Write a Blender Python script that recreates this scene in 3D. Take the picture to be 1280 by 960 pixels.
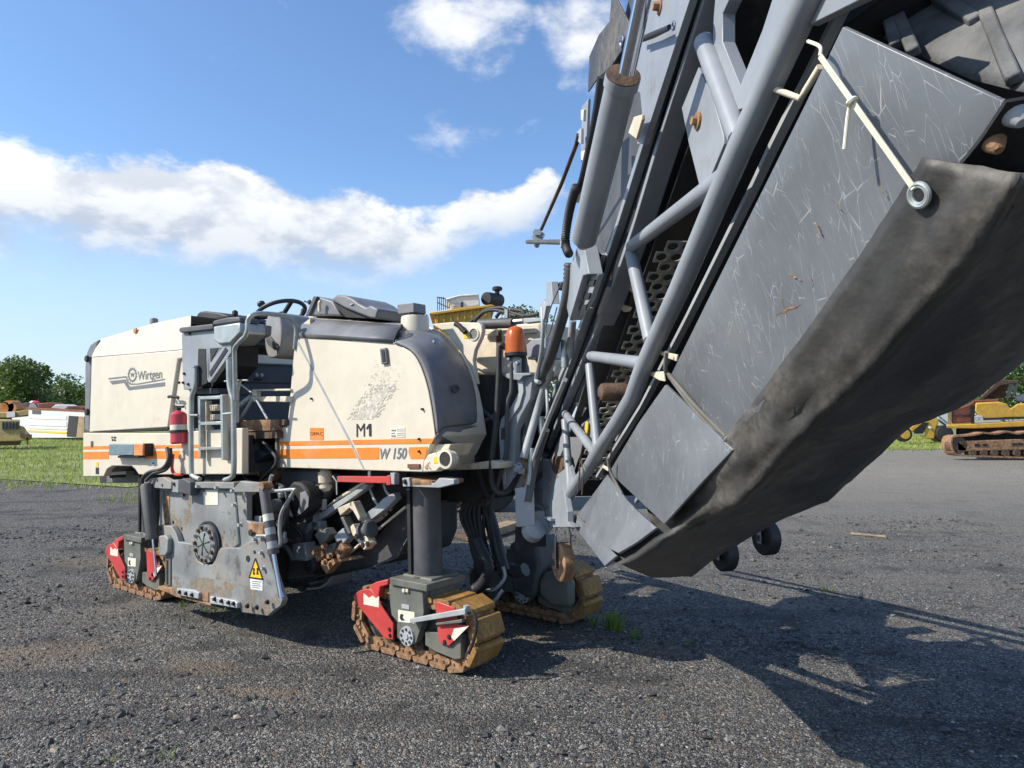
import bpy, bmesh, math, random
from mathutils import Vector as V, Matrix, noise
random.seed(7)
PI = math.pi
scene = bpy.context.scene
for o in list(bpy.data.objects): bpy.data.objects.remove(o)
COL = scene.collection
# ------------------------------------------------------------------ camera
F = 887.0                      # focal length in pixels of a 1280 wide picture
PITCH = math.atan(42/F)
CAM = V((0, 0, 1.55))
cd = bpy.data.cameras.new('camera'); cam = bpy.data.objects.new('camera', cd); COL.objects.link(cam)
cd.sensor_width = 36; cd.lens = 36*F/1280; cd.clip_end = 4000; cd.clip_start = .05
cam.location = CAM; cam.rotation_euler = (PI/2+PITCH, 0, 0)
scene.camera = cam
cy = scene.cycles; cy.max_bounces = 6; cy.diffuse_bounces = 3; cy.glossy_bounces = 3; cy.transmission_bounces = 4; cy.transparent_max_bounces = 12
scene.render.resolution_x = 1024; scene.render.resolution_y = 768
# ------------------------------------------------------------------ sun and sky
SUN_EL = math.radians(39); SUN_AZ = math.radians(256)      # compass direction of the sun seen from above (0 = +Y, clockwise)
sd = V((math.sin(SUN_AZ)*math.cos(SUN_EL), math.cos(SUN_AZ)*math.cos(SUN_EL), math.sin(SUN_EL)))
sl = bpy.data.lights.new('sun', 'SUN'); sl.energy = 5.0; sl.angle = math.radians(.53); sl.color = (1, .93, .81)
so = bpy.data.objects.new('sun', sl); COL.objects.link(so)
so.rotation_euler = sd.to_track_quat('Z', 'Y').to_euler()
W = bpy.data.worlds.new('World'); scene.world = W; W.use_nodes = True
vs = scene.view_settings; vs.view_transform = 'Standard'; vs.look = 'None'; vs.exposure = 0.3; vs.gamma = 1; vs.use_curve_mapping = False
def ray(px, py):
    x = (px-640)/F; y = -(py-480)/F
    return V((x, math.cos(PITCH)-y*math.sin(PITCH), math.sin(PITCH)+y*math.cos(PITCH)))
class NT:
    def __init__(s, tree): s.t = tree; s.n = tree.nodes; s.l = tree.links
    def add(s, typ, **kw):
        n = s.n.new(typ)
        for k, v in kw.items():
            if k.startswith('i_'):
                key = k[2:]; key = int(key) if key.isdigit() else key.replace('_', ' ')
                s.put(n.inputs[key], v)
            else: setattr(n, k, v)
        return n
    def put(s, sock, v):
        if isinstance(v, bpy.types.NodeSocket): s.l.new(v, sock)
        elif isinstance(v, bpy.types.Node): s.l.new(v.outputs[0], sock)
        else: sock.default_value = v
    def m(s, op, a, b=0., c=0., clamp=False):
        n = s.n.new('ShaderNodeMath'); n.operation = op; n.use_clamp = clamp
        for i, v in enumerate((a, b, c)): s.put(n.inputs[i], v)
        return n.outputs[0]
    def mix(s, f, a, b, typ='MIX'):
        n = s.n.new('ShaderNodeMix'); n.data_type = 'RGBA'; n.blend_type = typ
        s.put(n.inputs[0], f); s.put(n.inputs[6], a); s.put(n.inputs[7], b)
        return n.outputs[2]
    def ramp(s, f, a, b, lo=0., hi=1.):
        n = s.n.new('ShaderNodeMapRange'); n.interpolation_type = 'SMOOTHSTEP'
        for i, v in enumerate((f, a, b, lo, hi)): s.put(n.inputs[i], v)
        return n.outputs[0]
    def noise(s, vec, scale, detail=5, rough=.55, dist=0.):
        n = s.n.new('ShaderNodeTexNoise'); s.put(n.inputs['Vector'], vec); n.inputs['Scale'].default_value = scale
        n.inputs['Detail'].default_value = detail; n.inputs['Roughness'].default_value = rough; n.inputs['Distortion'].default_value = dist
        return n.outputs[0]
def world_nodes():
    t = NT(W.node_tree)
    for n in list(t.n): t.n.remove(n)
    out = t.add('ShaderNodeOutputWorld'); bg = t.add('ShaderNodeBackground')
    sky = t.add('ShaderNodeTexSky', sky_type='NISHITA'); sky.sun_disc = False
    sky.sun_elevation = SUN_EL; sky.sun_rotation = SUN_AZ; sky.air_density = 1.0; sky.dust_density = .6; sky.ozone_density = 2.2
    g = t.add('ShaderNodeTexCoord').outputs['Generated']
    sx = t.add('ShaderNodeSeparateXYZ'); t.put(sx.inputs[0], g); X, Y, Z = sx.outputs
    az = t.m('MULTIPLY', t.m('ARCTAN2', X, Y), 180/PI); el = t.m('MULTIPLY', t.m('ARCSINE', Z), 180/PI)
    def azel(px, py):
        d = ray(px, py).normalized(); return math.degrees(math.atan2(d.x, d.y)), math.degrees(math.asin(d.z))
    # one bank of cumulus runs round the sky: its upper and lower edge (degrees of elevation) over the compass direction
    top = [(-620,215),(-420,190),(-250,222),(-120,200),(0,192),(60,186),(110,190),(200,196),(300,208),(380,226),(440,240),(490,262),(530,275),(560,262),(590,240),(622,248),(655,224),(688,206),(712,240),(740,262)]
    bot = [(-620,268),(-420,300),(-250,262),(-120,292),(0,304),(60,304),(110,318),(200,322),(300,330),(380,334),(440,334),(490,334),(530,332),(560,316),(590,300),(622,284),(655,282),(688,262),(712,236),(740,230)]
    rr = random.Random(3); UT = []; UB = []
    for (p, q) in zip(top, bot): a_, e_ = azel(*p); UT.append((a_, e_)); UB.append((azel(*q)[0], azel(*q)[1]))
    a_ = 25.
    while a_ < 290:
        w_ = rr.uniform(9, 17); e_ = rr.uniform(12, 22); h_ = rr.uniform(2.5, 6)
        for (da, k) in ((.1,-.3),(.3,.8),(.6,1.),(.9,-.3)):
            UT.append((a_+w_*da, e_+h_*k*.6)); UB.append((a_+w_*da, e_-h_*k*.5))
        a_ += w_+rr.uniform(2, 8)
    def curve(pts):
        n = t.add('ShaderNodeFloatCurve'); c = n.mapping.curves[0]
        P = sorted((((p[0]+180) % 360)/360, p[1]/60+.2) for p in pts)
        while len(c.points) < len(P): c.points.new(.5, .5)
        for cp, p in zip(c.points, P): cp.location = p; cp.handle_type = 'AUTO_CLAMPED'
        n.mapping.update(); t.put(n.inputs['Value'], t.m('DIVIDE', t.m('ADD', az, 180.), 360.)); return t.m('MULTIPLY', t.m('SUBTRACT', n.outputs[0], .2), 60.)
    ut, ub = curve(UT), curve(UB)
    mp = t.add('ShaderNodeMapping'); t.put(mp.inputs[0], g); mp.inputs['Scale'].default_value = (1, 1, 1.75)
    n1 = t.noise(mp, 8.5, 9, .60, .15)
    mp2 = t.add('ShaderNodeMapping'); t.put(mp2.inputs[0], g); mp2.inputs['Scale'].default_value = (1, 1, 1.75); mp2.inputs['Location'].default_value = (.016, 0, -.045)
    n2 = t.noise(mp2, 8.5, 5, .55, .15)
    nn = t.m('SUBTRACT', n1, .5)
    dtop = t.m('ADD', t.m('ADD', t.m('SUBTRACT', ut, el), .15), t.m('MULTIPLY', nn, 8.)); dbot = t.m('ADD', t.m('ADD', t.m('SUBTRACT', el, ub), .6), t.m('MULTIPLY', nn, 7.))
    dens = t.m('MULTIPLY', t.ramp(dtop, -.3, 1.1), t.ramp(dbot, -1.2, 2.4))
    rel0 = t.m('DIVIDE', t.m('SUBTRACT', el, ub), t.m('MAXIMUM', t.m('SUBTRACT', ut, ub), .5))
    # looser clouds higher up: azimuth, elevation, half widths, weight
    banks = []; k = 57.3/F
    for (px, py, rx, ry, w) in [(592,38,78,52,.98),(738,36,70,70,1.1),(612,165,95,30,.5),(40,458,150,12,.5)]:
        a_, e_ = azel(px, py); banks.append((a_, e_, rx*k, ry*k, w))
    for i in range(4): banks.append((70+i*70+rr.uniform(-12,12), rr.uniform(24,45), rr.uniform(8,14), rr.uniform(4,7), rr.uniform(.7,1.)))
    ve = t.add('ShaderNodeCombineXYZ'); t.put(ve.inputs[0], az); t.put(ve.inputs[1], el); bias = 0.
    for (a_, e_, rx, ry, w) in banks:
        if a_ > 180: a_ -= 360
        mpb = t.add('ShaderNodeVectorMath', operation='MULTIPLY_ADD'); t.put(mpb.inputs[0], ve); mpb.inputs[1].default_value = (1/rx, 1/ry, 0); mpb.inputs[2].default_value = (-a_/rx, -e_/ry, 0)
        dt = t.add('ShaderNodeVectorMath', operation='LENGTH'); t.put(dt.inputs[0], mpb)
        bias = t.m('MAXIMUM', bias, t.m('MULTIPLY', t.ramp(dt.outputs['Value'], 0., 1.7, 1., 0.), w))
    d2 = t.m('ADD', t.m('MULTIPLY', bias, .55), t.m('MULTIPLY', nn, 1.5)); dens2 = t.m('MULTIPLY', t.ramp(d2, .20, .68), .92)
    rel = t.ramp(t.m('SUBTRACT', n1, n2), -.13, .10)
    lum = t.m('ADD', t.m('MULTIPLY', rel, .55), t.m('MULTIPLY', t.ramp(rel0, .05, 1.0), .45)); lum = t.m('MAXIMUM', lum, t.m('MULTIPLY', dens2, t.m('ADD', .45, t.m('MULTIPLY', rel, .4))))
    dens = t.m('MAXIMUM', dens, dens2)
    ccol = t.mix(lum, (3.3, 3.75, 4.5, 1), (7.0, 7.0, 6.95, 1))
    hz = t.ramp(el, -1., 20., 1., 0.)
    skyc = t.mix(1., sky.outputs[0], (1.0, 1.17, 1.33, 1), 'MULTIPLY')
    skyc = t.mix(t.m('MULTIPLY', hz, .8), skyc, (4.1, 5.0, 6.1, 1))
    t.put(bg.inputs[0], t.mix(t.m('MULTIPLY', dens, .93), skyc, ccol)); bg.inputs[1].default_value = .132
    t.put(out.inputs[0], bg)
world_nodes()
# ------------------------------------------------------------------ materials
MAT = {}
def mat(name, col, rough=.5, metal=0., var=.15, vscale=6., dirt=0., dcol=(.16,.12,.085), dscale=3., rust=0., rscale=7., scratch=0., bump=.15, bscale=60., coat=0., grain=0., speck=0.):
    m = bpy.data.materials.new(name); m.use_nodes = True; t = NT(m.node_tree); b = t.n['Principled BSDF']
    co = t.add('ShaderNodeTexCoord').outputs['Object']
    n1 = t.noise(co, vscale, 6, .6); c = (*col, 1)
    dk = tuple(x*(1-var*1.3) for x in col)+(1,); lt = tuple(min(1, x*(1+var)) for x in col)+(1,)
    cc = t.mix(t.ramp(n1, .3, .7), dk, lt); rg = rough
    if dirt:
        nd = t.noise(co, dscale, 8, .65, .3); f = t.ramp(nd, .62-dirt*.32, .80-dirt*.2)
        fine = t.noise(co, dscale*9, 4, .6); f = t.m('MULTIPLY', f, t.ramp(fine, .25, .7), clamp=True)
        cc = t.mix(t.m('MULTIPLY', f, .8), cc, (*dcol, 1)); rg = t.m('ADD', rg, t.m('MULTIPLY', f, .25))
    if rust:
        nr = t.noise(co, rscale, 9, .7, .5); f = t.ramp(nr, .70-rust*.3, .76-rust*.28)
        rc = t.mix(t.noise(co, rscale*6, 5), (.10,.04,.018,1), (.36,.17,.075,1))
        cc = t.mix(f, cc, rc); rg = t.m('ADD', rg, t.m('MULTIPLY', f, .4), clamp=True)
    if scratch:
        tot = 0.
        for k, (sc, wd) in enumerate(((3.5,.006),(6.5,.011),(4.6,.007),(11.,.014))):
            mp = t.add('ShaderNodeMapping'); t.put(mp.inputs[0], co); mp.inputs['Rotation'].default_value = (.5+k*1.3, .8*k+.3, 2.1*k); mp.inputs['Scale'].default_value = (.6, 4.5, 1); mp.inputs['Location'].default_value = (k, 2.*k, 0)
            vo = t.add('ShaderNodeTexVoronoi', feature='DISTANCE_TO_EDGE'); t.put(vo.inputs['Vector'], mp); vo.inputs['Scale'].default_value = sc
            line = t.ramp(vo.outputs['Distance'], 0., wd, 1., 0.)
            line = t.m('MULTIPLY', line, t.ramp(t.noise(co, 7.+3*k, 3), .46, .68)); tot = t.m('MAXIMUM', tot, line)
        cc = t.mix(t.m('MULTIPLY', tot, scratch), cc, (.62,.63,.63,1))
    if speck:
        vo = t.add('ShaderNodeTexVoronoi'); t.put(vo.inputs['Vector'], co); vo.inputs['Scale'].default_value = 90
        cc = t.mix(t.m('MULTIPLY', t.ramp(vo.outputs['Distance'], .1, .22, 1., 0.), speck), cc, (.3,.27,.22,1))
    t.put(b.inputs['Base Color'], cc); t.put(b.inputs['Roughness'], rg); b.inputs['Metallic'].default_value = metal
    if coat: b.inputs['Coat Weight'].default_value = coat; b.inputs['Coat Roughness'].default_value = .15
    if bump:
        bp = t.add('ShaderNodeBump'); bp.inputs['Strength'].default_value = bump; bp.inputs['Distance'].default_value = .01
        hgt = t.noise(co, bscale, 4, .6)
        if grain: hgt = t.m('ADD', hgt, t.m('MULTIPLY', t.noise(co, 5., 4), grain))
        t.put(bp.inputs['Height'], hgt); t.l.new(bp.outputs[0], b.inputs['Normal'])
    MAT[name] = m; return m
mat('cream', (.64,.575,.455), .4, var=.04, dirt=.09, dcol=(.42,.33,.22), dscale=2.2, bump=.03, coat=.25)
mat('cream_old', (.66,.58,.44), .5, var=.12, dirt=.55, dcol=(.25,.18,.11), dscale=4, rust=.12, bump=.06)
mat('grey_plastic', (.165,.166,.175), .45, var=.14, dirt=.35, dcol=(.2,.19,.18), bump=.12, bscale=220)
mat('grey_paint', (.265,.285,.310), .42, var=.1, vscale=4, dirt=.22, dcol=(.15,.13,.11), rust=.07, rscale=5, bump=.05)
mat('grey_mid', (.27,.265,.26), .45, var=.15, dirt=.3)
mat('grey_worn', (.225,.235,.235), .5, var=.22, vscale=3.5, dirt=.66, dcol=(.33,.26,.18), rust=.27, rscale=4.5, bump=.12, scratch=.25)
mat('grey_light', (.36,.38,.39), .42, var=.12, dirt=.3, rust=.06, bump=.06)
mat('grey_dark', (.075,.077,.082), .55, var=.2, dirt=.45, dcol=(.12,.1,.08), bump=.12)
mat('olive_grey', (.13,.135,.115), .55, var=.18, dirt=.5, dcol=(.17,.14,.1), rust=.14, bump=.1)
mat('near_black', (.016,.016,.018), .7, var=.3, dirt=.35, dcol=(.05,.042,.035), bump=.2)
mat('navy', (.035,.045,.06), .6, var=.15, dirt=.2, dcol=(.1,.09,.08))
mat('rubber', (.022,.022,.024), .55, var=.25, dirt=.3, dcol=(.08,.07,.06), bump=.1)
mat('guard_beige', (.36,.335,.27), .6, var=.15, dirt=.35, rust=.1, bump=.05)
mat('rubber_dusty', (.12,.125,.13), .7, var=.3, vscale=8, dirt=.6, dcol=(.22,.2,.18), dscale=4, bump=.3)
mat('tarp', (.046,.045,.043), .5, var=.22, vscale=3, dirt=.6, dcol=(.17,.15,.125), dscale=2.4, bump=.25, bscale=20, grain=2.5)
mat('hdpe', (.155,.167,.183), .36, var=.12, vscale=3, scratch=.6, rust=.08, rscale=9, dirt=.12, dcol=(.2,.19,.17), bump=.04)
mat('orange', (.80,.22,.025), .45, var=.08, dirt=.2, dcol=(.45,.3,.2), bump=.03)
mat('orange_dirty', (.62,.24,.07), .5, var=.15, dirt=.3, bump=.05)
mat('red', (.50,.055,.05), .4, var=.12, dirt=.3, dcol=(.2,.1,.08), bump=.06)
mat('mustard', (.42,.215,.045), .6, var=.3, vscale=9, dirt=.9, dcol=(.13,.085,.045), bump=.2, bscale=40)
mat('rusty', (.31,.175,.092), .85, var=.4, vscale=14, dirt=.4, dcol=(.10,.06,.035), dscale=6, bump=.5, bscale=70)
mat('rust_dark', (.10,.062,.040), .8, var=.4, vscale=14, dirt=.4, dcol=(.16,.1,.06), bump=.5)
mat('yellow_paint', (.62,.36,.045), .5, var=.12, dirt=.4, dcol=(.3,.19,.06), rust=.16, rscale=2.2, bump=.05)
mat('yellow_old', (.36,.27,.10), .65, var=.2, dirt=.5, rust=.2, rscale=2)
mat('rust_red', (.20,.062,.035), .75, var=.25, vscale=2, dirt=.3, bump=.1)
mat('steel', (.55,.56,.58), .28, 1., var=.1, dirt=.25, dcol=(.1,.08,.06), bump=.03)
mat('chrome', (.62,.65,.72), .12, 1., var=.05, bump=.0)
mat('galv', (.40,.43,.42), .42, .55, var=.15, dirt=.25, rust=.05, bump=.06)
mat('white', (.66,.655,.635), .5, var=.06, dirt=.25, bump=.05)
mat('sticker', (.72,.68,.56), .5, var=.1, vscale=12, dirt=.35, bump=.02)
mat('yellow_sign', (.80,.52,.02), .4, var=.05, bump=.0)
mat('black_print', (.02,.02,.022), .45, var=.1, bump=0)
mat('grey_print', (.16,.165,.17), .5, var=.1, bump=0)
mat('light_print', (.55,.51,.44), .5, var=.1, bump=0)
mat('wood', (.30,.215,.125), .8, var=.25, vscale=9, dirt=.3, bump=.3)
mat('zip', (.78,.73,.56), .4, var=.06, bump=.02)
mat('rope', (.17,.16,.14), .8, var=.2, bump=.3)
mat('extinguisher', (.55,.04,.06), .3, var=.06, bump=.02, coat=.3)
mat('blue_grey', (.16,.22,.25), .5, var=.1, dirt=.2)
mat('bark', (.075,.055,.04), .9, var=.3, bump=.5)
mat('stone', (.13,.122,.113), .9, var=.3)
def glow_glass():
    m = mat('amber', (.72,.16,.015), .18, var=.1, bump=.02, dirt=.2, dcol=(.3,.2,.1)); b = m.node_tree.nodes['Principled BSDF']
    b.inputs['Transmission Weight'].default_value = .35; b.inputs['Subsurface Weight'].default_value = .2
glow_glass()
def film(name, col, lo, hi, scale):
    m = bpy.data.materials.new(name); m.use_nodes = True; t = NT(m.node_tree); b = t.n['Principled BSDF']; co = t.add('ShaderNodeTexCoord').outputs['Object']
    n = t.noise(co, scale, 8, .68, .4); n2 = t.noise(co, scale*7, 5, .7)
    t.put(b.inputs['Base Color'], t.mix(n2, tuple(x*.6 for x in col)+(1,), (*col, 1))); b.inputs['Roughness'].default_value = .95
    t.put(b.inputs['Alpha'], t.m('MULTIPLY', t.ramp(t.m('ADD', n, t.m('MULTIPLY', t.m('SUBTRACT', n2, .5), .35)), lo, hi), .85)); MAT[name] = m
film('mud_film', (.34,.265,.18), .46, .62, 5.)
film('rust_film', (.30,.17,.09), .56, .68, 6.)
film('grime_film', (.12,.105,.09), .54, .80, 4.)
# ------------------------------------------------------------------ mesh helpers
class Frame:
    def __init__(s, o, ex, ey, ez, k=1.): s.k = k; s.o = V(o); s.e = [V(ex).normalized(), V(ey).normalized(), V(ez).normalized()]
    def p(s, a, b, c): return s.o+(s.e[0]*a+s.e[1]*b+s.e[2]*c)*s.k
    def on(s, ax, val, px, py):
        """point where the sight line of a picture point meets the plane 'axis ax = val' of this frame"""
        d = ray(px, py); n = s.e[ax]; k = (val*s.k-(CAM-s.o).dot(n))/d.dot(n); return CAM+d*k
    def loc(s, q): q = V(q)-s.o; return V((q.dot(s.e[0]), q.dot(s.e[1]), q.dot(s.e[2])))/s.k
def crop(x0, y0, k): return lambda x, y: (x0+x/k, y0+y/k)
Z1 = crop(90,340,3.43); Z2 = crop(330,340,3.4286); Z3 = crop(120,560,4); Z4 = crop(380,560,3.2)
Z5 = crop(620,0,3); Z6 = crop(900,0,3); Z7 = crop(620,300,2.286); Z8 = crop(900,300,2.087)
K1 = crop(640,280,4.8); K2 = crop(760,180,4.364); K3 = crop(720,360,4.8); K4 = crop(620,460,4.8)
K5 = crop(640,600,6); K6 = crop(760,0,5.333); K7 = crop(560,580,4.364); K8 = crop(1080,0,3.2)
ID = crop(0,0,1)
def smooth_path(pts, n=6):
    pts = [V(p) for p in pts]
    if len(pts) < 3: return pts
    out = []
    for i in range(len(pts)-1):
        p0 = pts[max(i-1,0)]; p1 = pts[i]; p2 = pts[i+1]; p3 = pts[min(i+2,len(pts)-1)]
        for k in range(n):
            u = k/n
            out.append(.5*((2*p1)+(p2-p0)*u+(2*p0-5*p1+4*p2-p3)*u*u+(3*p1-p0-3*p2+p3)*u**3))
    out.append(pts[-1]); return out
class G:
    """collects shapes (world points) and links them as one mesh object"""
    def __init__(s): s.v = []; s.f = []
    def _a(s, vs, fs):
        n = len(s.v); s.v += [V(v) for v in vs]; s.f += [[i+n for i in f] for f in fs]; return s
    def hexa(s, p):      # 8 corners: 4 bottom, 4 top
        return s._a(p, [(0,3,2,1),(4,5,6,7),(0,1,5,4),(1,2,6,5),(2,3,7,6),(3,0,4,7)])
    def box(s, fr, a0, a1, b0, b1, c0, c1):
        return s.hexa([fr.p(*q) for q in ((a0,b0,c0),(a1,b0,c0),(a1,b1,c0),(a0,b1,c0),(a0,b0,c1),(a1,b0,c1),(a1,b1,c1),(a0,b1,c1))])
    def prism(s, pts, off, inset=None):
        n = len(pts); pts = [V(p) for p in pts]; q = [p+V(off) for p in pts]
        if inset is not None:
            c = sum(q, V())/n; q = [c+(x-c)*inset for x in q]
        return s._a(pts+q, [tuple(range(n))[::-1], tuple(range(n, 2*n))]+[(i,(i+1)%n,n+(i+1)%n,n+i) for i in range(n)])
    def bar(s, p0, p1, wid, up, dep):
        """flat bar from p0 to p1; wid across, dep along 'up'"""
        p0 = V(p0); p1 = V(p1); d = (p1-p0).normalized(); up = V(up); up = (up-d*up.dot(d)).normalized(); sd_ = d.cross(up)*wid/2; u = up*dep/2
        return s.hexa([p0-sd_-u, p0+sd_-u, p1+sd_-u, p1-sd_-u, p0-sd_+u, p0+sd_+u, p1+sd_+u, p1-sd_+u])
    def tube(s, pts, r, seg=10, caps=True, rs=None):
        pts = [V(p) for p in pts]; n = len(pts); rings = []
        t = (pts[1]-pts[0]).normalized(); up = V((0,0,1)) if abs(t.z) < .9 else V((1,0,0)); x = t.cross(up).normalized()
        for i, p in enumerate(pts):
            t = (pts[min(i+1,n-1)]-pts[max(i-1,0)]).normalized(); x = (x-t*x.dot(t)).normalized(); y = t.cross(x); rr = rs[i] if rs else r
            rings.append([p+(x*math.cos(2*PI*k/seg)+y*math.sin(2*PI*k/seg))*rr for k in range(seg)])
        vs = [v for ri in rings for v in ri]; fs = []
        for i in range(n-1):
            for k in range(seg): fs.append((i*seg+k, i*seg+(k+1)%seg, (i+1)*seg+(k+1)%seg, (i+1)*seg+k))
        if caps: fs += [tuple(range(seg))[::-1], tuple(range((n-1)*seg, n*seg))]
        return s._a(vs, fs)
    def cyl(s, p0, p1, r, seg=18): return s.tube([p0, p1], r, seg)
    def lathe(s, p, ax, prof, seg=24):
        """prof: (distance along ax, radius)"""
        p = V(p); ax = V(ax).normalized()
        return s.tube([p+ax*(a+i*1e-6) for i, (a, r) in enumerate(prof)], 1, seg, True, [max(r, 1e-4) for a, r in prof]) if all(prof[i+1][0] >= prof[i][0] for i in range(len(prof)-1)) else s._lathe(p, ax, prof, seg)
    def _lathe(s, p, ax, prof, seg):
        up = V((0,0,1)) if abs(ax.z) < .9 else V((1,0,0)); x = ax.cross(up).normalized(); y = ax.cross(x); vs = []; fs = []
        for a, r in prof: vs += [p+ax*a+(x*math.cos(2*PI*k/seg)+y*math.sin(2*PI*k/seg))*r for k in range(seg)]
        for i in range(len(prof)-1):
            for k in range(seg): fs.append((i*seg+k, i*seg+(k+1)%seg, (i+1)*seg+(k+1)%seg, (i+1)*seg+k))
        return s._a(vs, fs+[tuple(range(seg))[::-1], tuple(range((len(prof)-1)*seg, len(prof)*seg))])
    def torus(s, c, ax, R, r, seg=28, sg=8):
        ax = V(ax).normalized(); up = V((0,0,1)) if abs(ax.z) < .9 else V((1,0,0)); x = ax.cross(up).normalized(); y = ax.cross(x); vs = []; fs = []
        for i in range(seg):
            a = 2*PI*i/seg; d = x*math.cos(a)+y*math.sin(a)
            vs += [V(c)+d*(R+r*math.cos(2*PI*k/sg))+ax*r*math.sin(2*PI*k/sg) for k in range(sg)]
        for i in range(seg):
            for k in range(sg): fs.append((i*sg+k, i*sg+(k+1)%sg, ((i+1)%seg)*sg+(k+1)%sg, ((i+1)%seg)*sg+k))
        return s._a(vs, fs)
    def loft(s, rows, close=False):
        n = len(rows[0]); fs = []
        for i in range(len(rows)-1):
            for k in range(n if close else n-1): fs.append((i*n+k, i*n+(k+1)%n, (i+1)*n+(k+1)%n, (i+1)*n+k))
        return s._a([p for r in rows for p in r], fs)
    def bolt(s, p, n, r=.014, h=.012, seg=6): p = V(p); n = V(n).normalized(); return s.lathe(p-n*.004, n, [(0,r*1.5),(.006,r*1.5),(.0061,r),(h,r)], seg)
    def ob(s, name, m, parent=None, bevel=0., solid=0., ang=32, subd=0, local=False, kind=None):
        me = bpy.data.meshes.new(name); o0 = V() if (parent is None or local) else root_loc(parent)
        me.from_pydata([tuple(v-o0) for v in s.v], [], s.f); bm = bmesh.new(); bm.from_mesh(me)
        bmesh.ops.remove_doubles(bm, verts=bm.verts, dist=1e-5); bmesh.ops.recalc_face_normals(bm, faces=bm.faces); bm.to_mesh(me); bm.free()
        me.polygons.foreach_set('use_smooth', [True]*len(me.polygons)); me.set_sharp_from_angle(angle=math.radians(ang))
        me.materials.append(MAT[m] if isinstance(m, str) else m)
        o = bpy.data.objects.new(name, me); COL.objects.link(o)
        if parent is not None: o.parent = parent
        if solid: q = o.modifiers.new('solid', 'SOLIDIFY'); q.thickness = solid; q.offset = 0
        if bevel:
            q = o.modifiers.new('bevel', 'BEVEL'); q.width = bevel; q.segments = 2; q.limit_method = 'ANGLE'; q.angle_limit = math.radians(35); q.harden_normals = False
        if subd: q = o.modifiers.new('sub', 'SUBSURF'); q.levels = subd; q.render_levels = subd
        if kind: o['kind'] = kind
        return o
KC = 1.25     # the conveyor is measured in units of 1.25 m
class GC(G):
    def tube(s, pts, r, seg=10, caps=True, rs=None): return super().tube(pts, r*KC, seg, caps, [x*KC for x in rs] if rs else None)
    def lathe(s, p, ax, prof, seg=24): return super().lathe(p, ax, [(a*KC, r) for a, r in prof], seg)
    def _lathe(s, p, ax, prof, seg): return super()._lathe(p, ax, [(a, r*KC) for a, r in prof], seg)
    def torus(s, c, ax, R, r, seg=28, sg=8): return super().torus(c, ax, R*KC, r*KC, seg, sg)
    def bar(s, p0, p1, wid, up, dep): return super().bar(p0, p1, wid*KC, up, dep*KC)
def root_loc(o):
    l = V()
    while o is not None: l = l+o.location; o = o.parent
    return l
def thing(name, label, cat, loc, group=None, rz=0):
    o = bpy.data.objects.new(name, None); COL.objects.link(o); o.location = loc; o.rotation_euler = (0, 0, rz); o.empty_display_size = .2
    o['label'] = label; o['category'] = cat
    if group: o['group'] = group
    return o
def tag(o, label, cat, group=None):
    o['label'] = label; o['category'] = cat
    if group: o['group'] = group
    return o
def text(name, body, pa, pb, pc, m, parent, lift=V(), shear=0., bold=0.):
    """lettering as flat mesh: pa lower left, pb lower right, pc upper left corner (world points)"""
    cu = bpy.data.curves.new(name, 'FONT'); cu.body = body; cu.shear = shear; cu.offset = bold; cu.extrude = 0
    to = bpy.data.objects.new(name, cu); COL.objects.link(to); bpy.context.view_layer.update()
    me = bpy.data.meshes.new_from_object(to.evaluated_get(bpy.context.evaluated_depsgraph_get())); bpy.data.objects.remove(to)
    xs = [v.co.x for v in me.vertices]; ys = [v.co.y for v in me.vertices]; x0, x1, y0, y1 = min(xs), max(xs), min(ys), max(ys)
    o0 = root_loc(parent); pa, pb, pc = V(pa), V(pb), V(pc)
    for v in me.vertices:
        v.co = pa+(pb-pa)*((v.co.x-x0)/(x1-x0))+(pc-pa)*((v.co.y-y0)/(y1-y0))+lift-o0
    me.materials.append(MAT[m]); o = bpy.data.objects.new(name, me); COL.objects.link(o); o.parent = parent; return o
def ground_hit(px, py, z=0.):
    d = ray(px, py); k = (z-CAM.z)/d.z; return CAM+d*k
# ------------------------------------------------------------------ ground and surroundings
def ground_z(x, y):
    if y < .2: return 0.
    d = math.hypot(x, y); k = max(0., 1-d/30)
    z = .022*noise.noise(V((x*.45, y*.45, 0)))*k + .010*noise.noise(V((x*1.7, y*1.7, 3)))*max(0., 1-d/14) + .006*noise.noise(V((x*6, y*6, 5)))*max(0., 1-d/8)
    return z-.006
def graded(a, b, fine0, fine1, step, grow):
    xs = []; x = fine0
    while x < fine1: xs.append(x); x += step
    s_ = step; x = fine1
    while x < b: xs.append(x); s_ *= grow; x += s_
    xs.append(b); s_ = step; x = fine0-step; lo = []
    while x > a: lo.append(x); s_ *= grow; x -= s_
    lo.append(a); return lo[::-1]+xs
SPOTS = [(60,815,.5,.35),(270,690,.7,.5),(690,792,.45,.25),(250,835,.3,.2),(820,812,.3,.2),(150,700,.9,.5),(330,865,.35,.12)]
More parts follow.
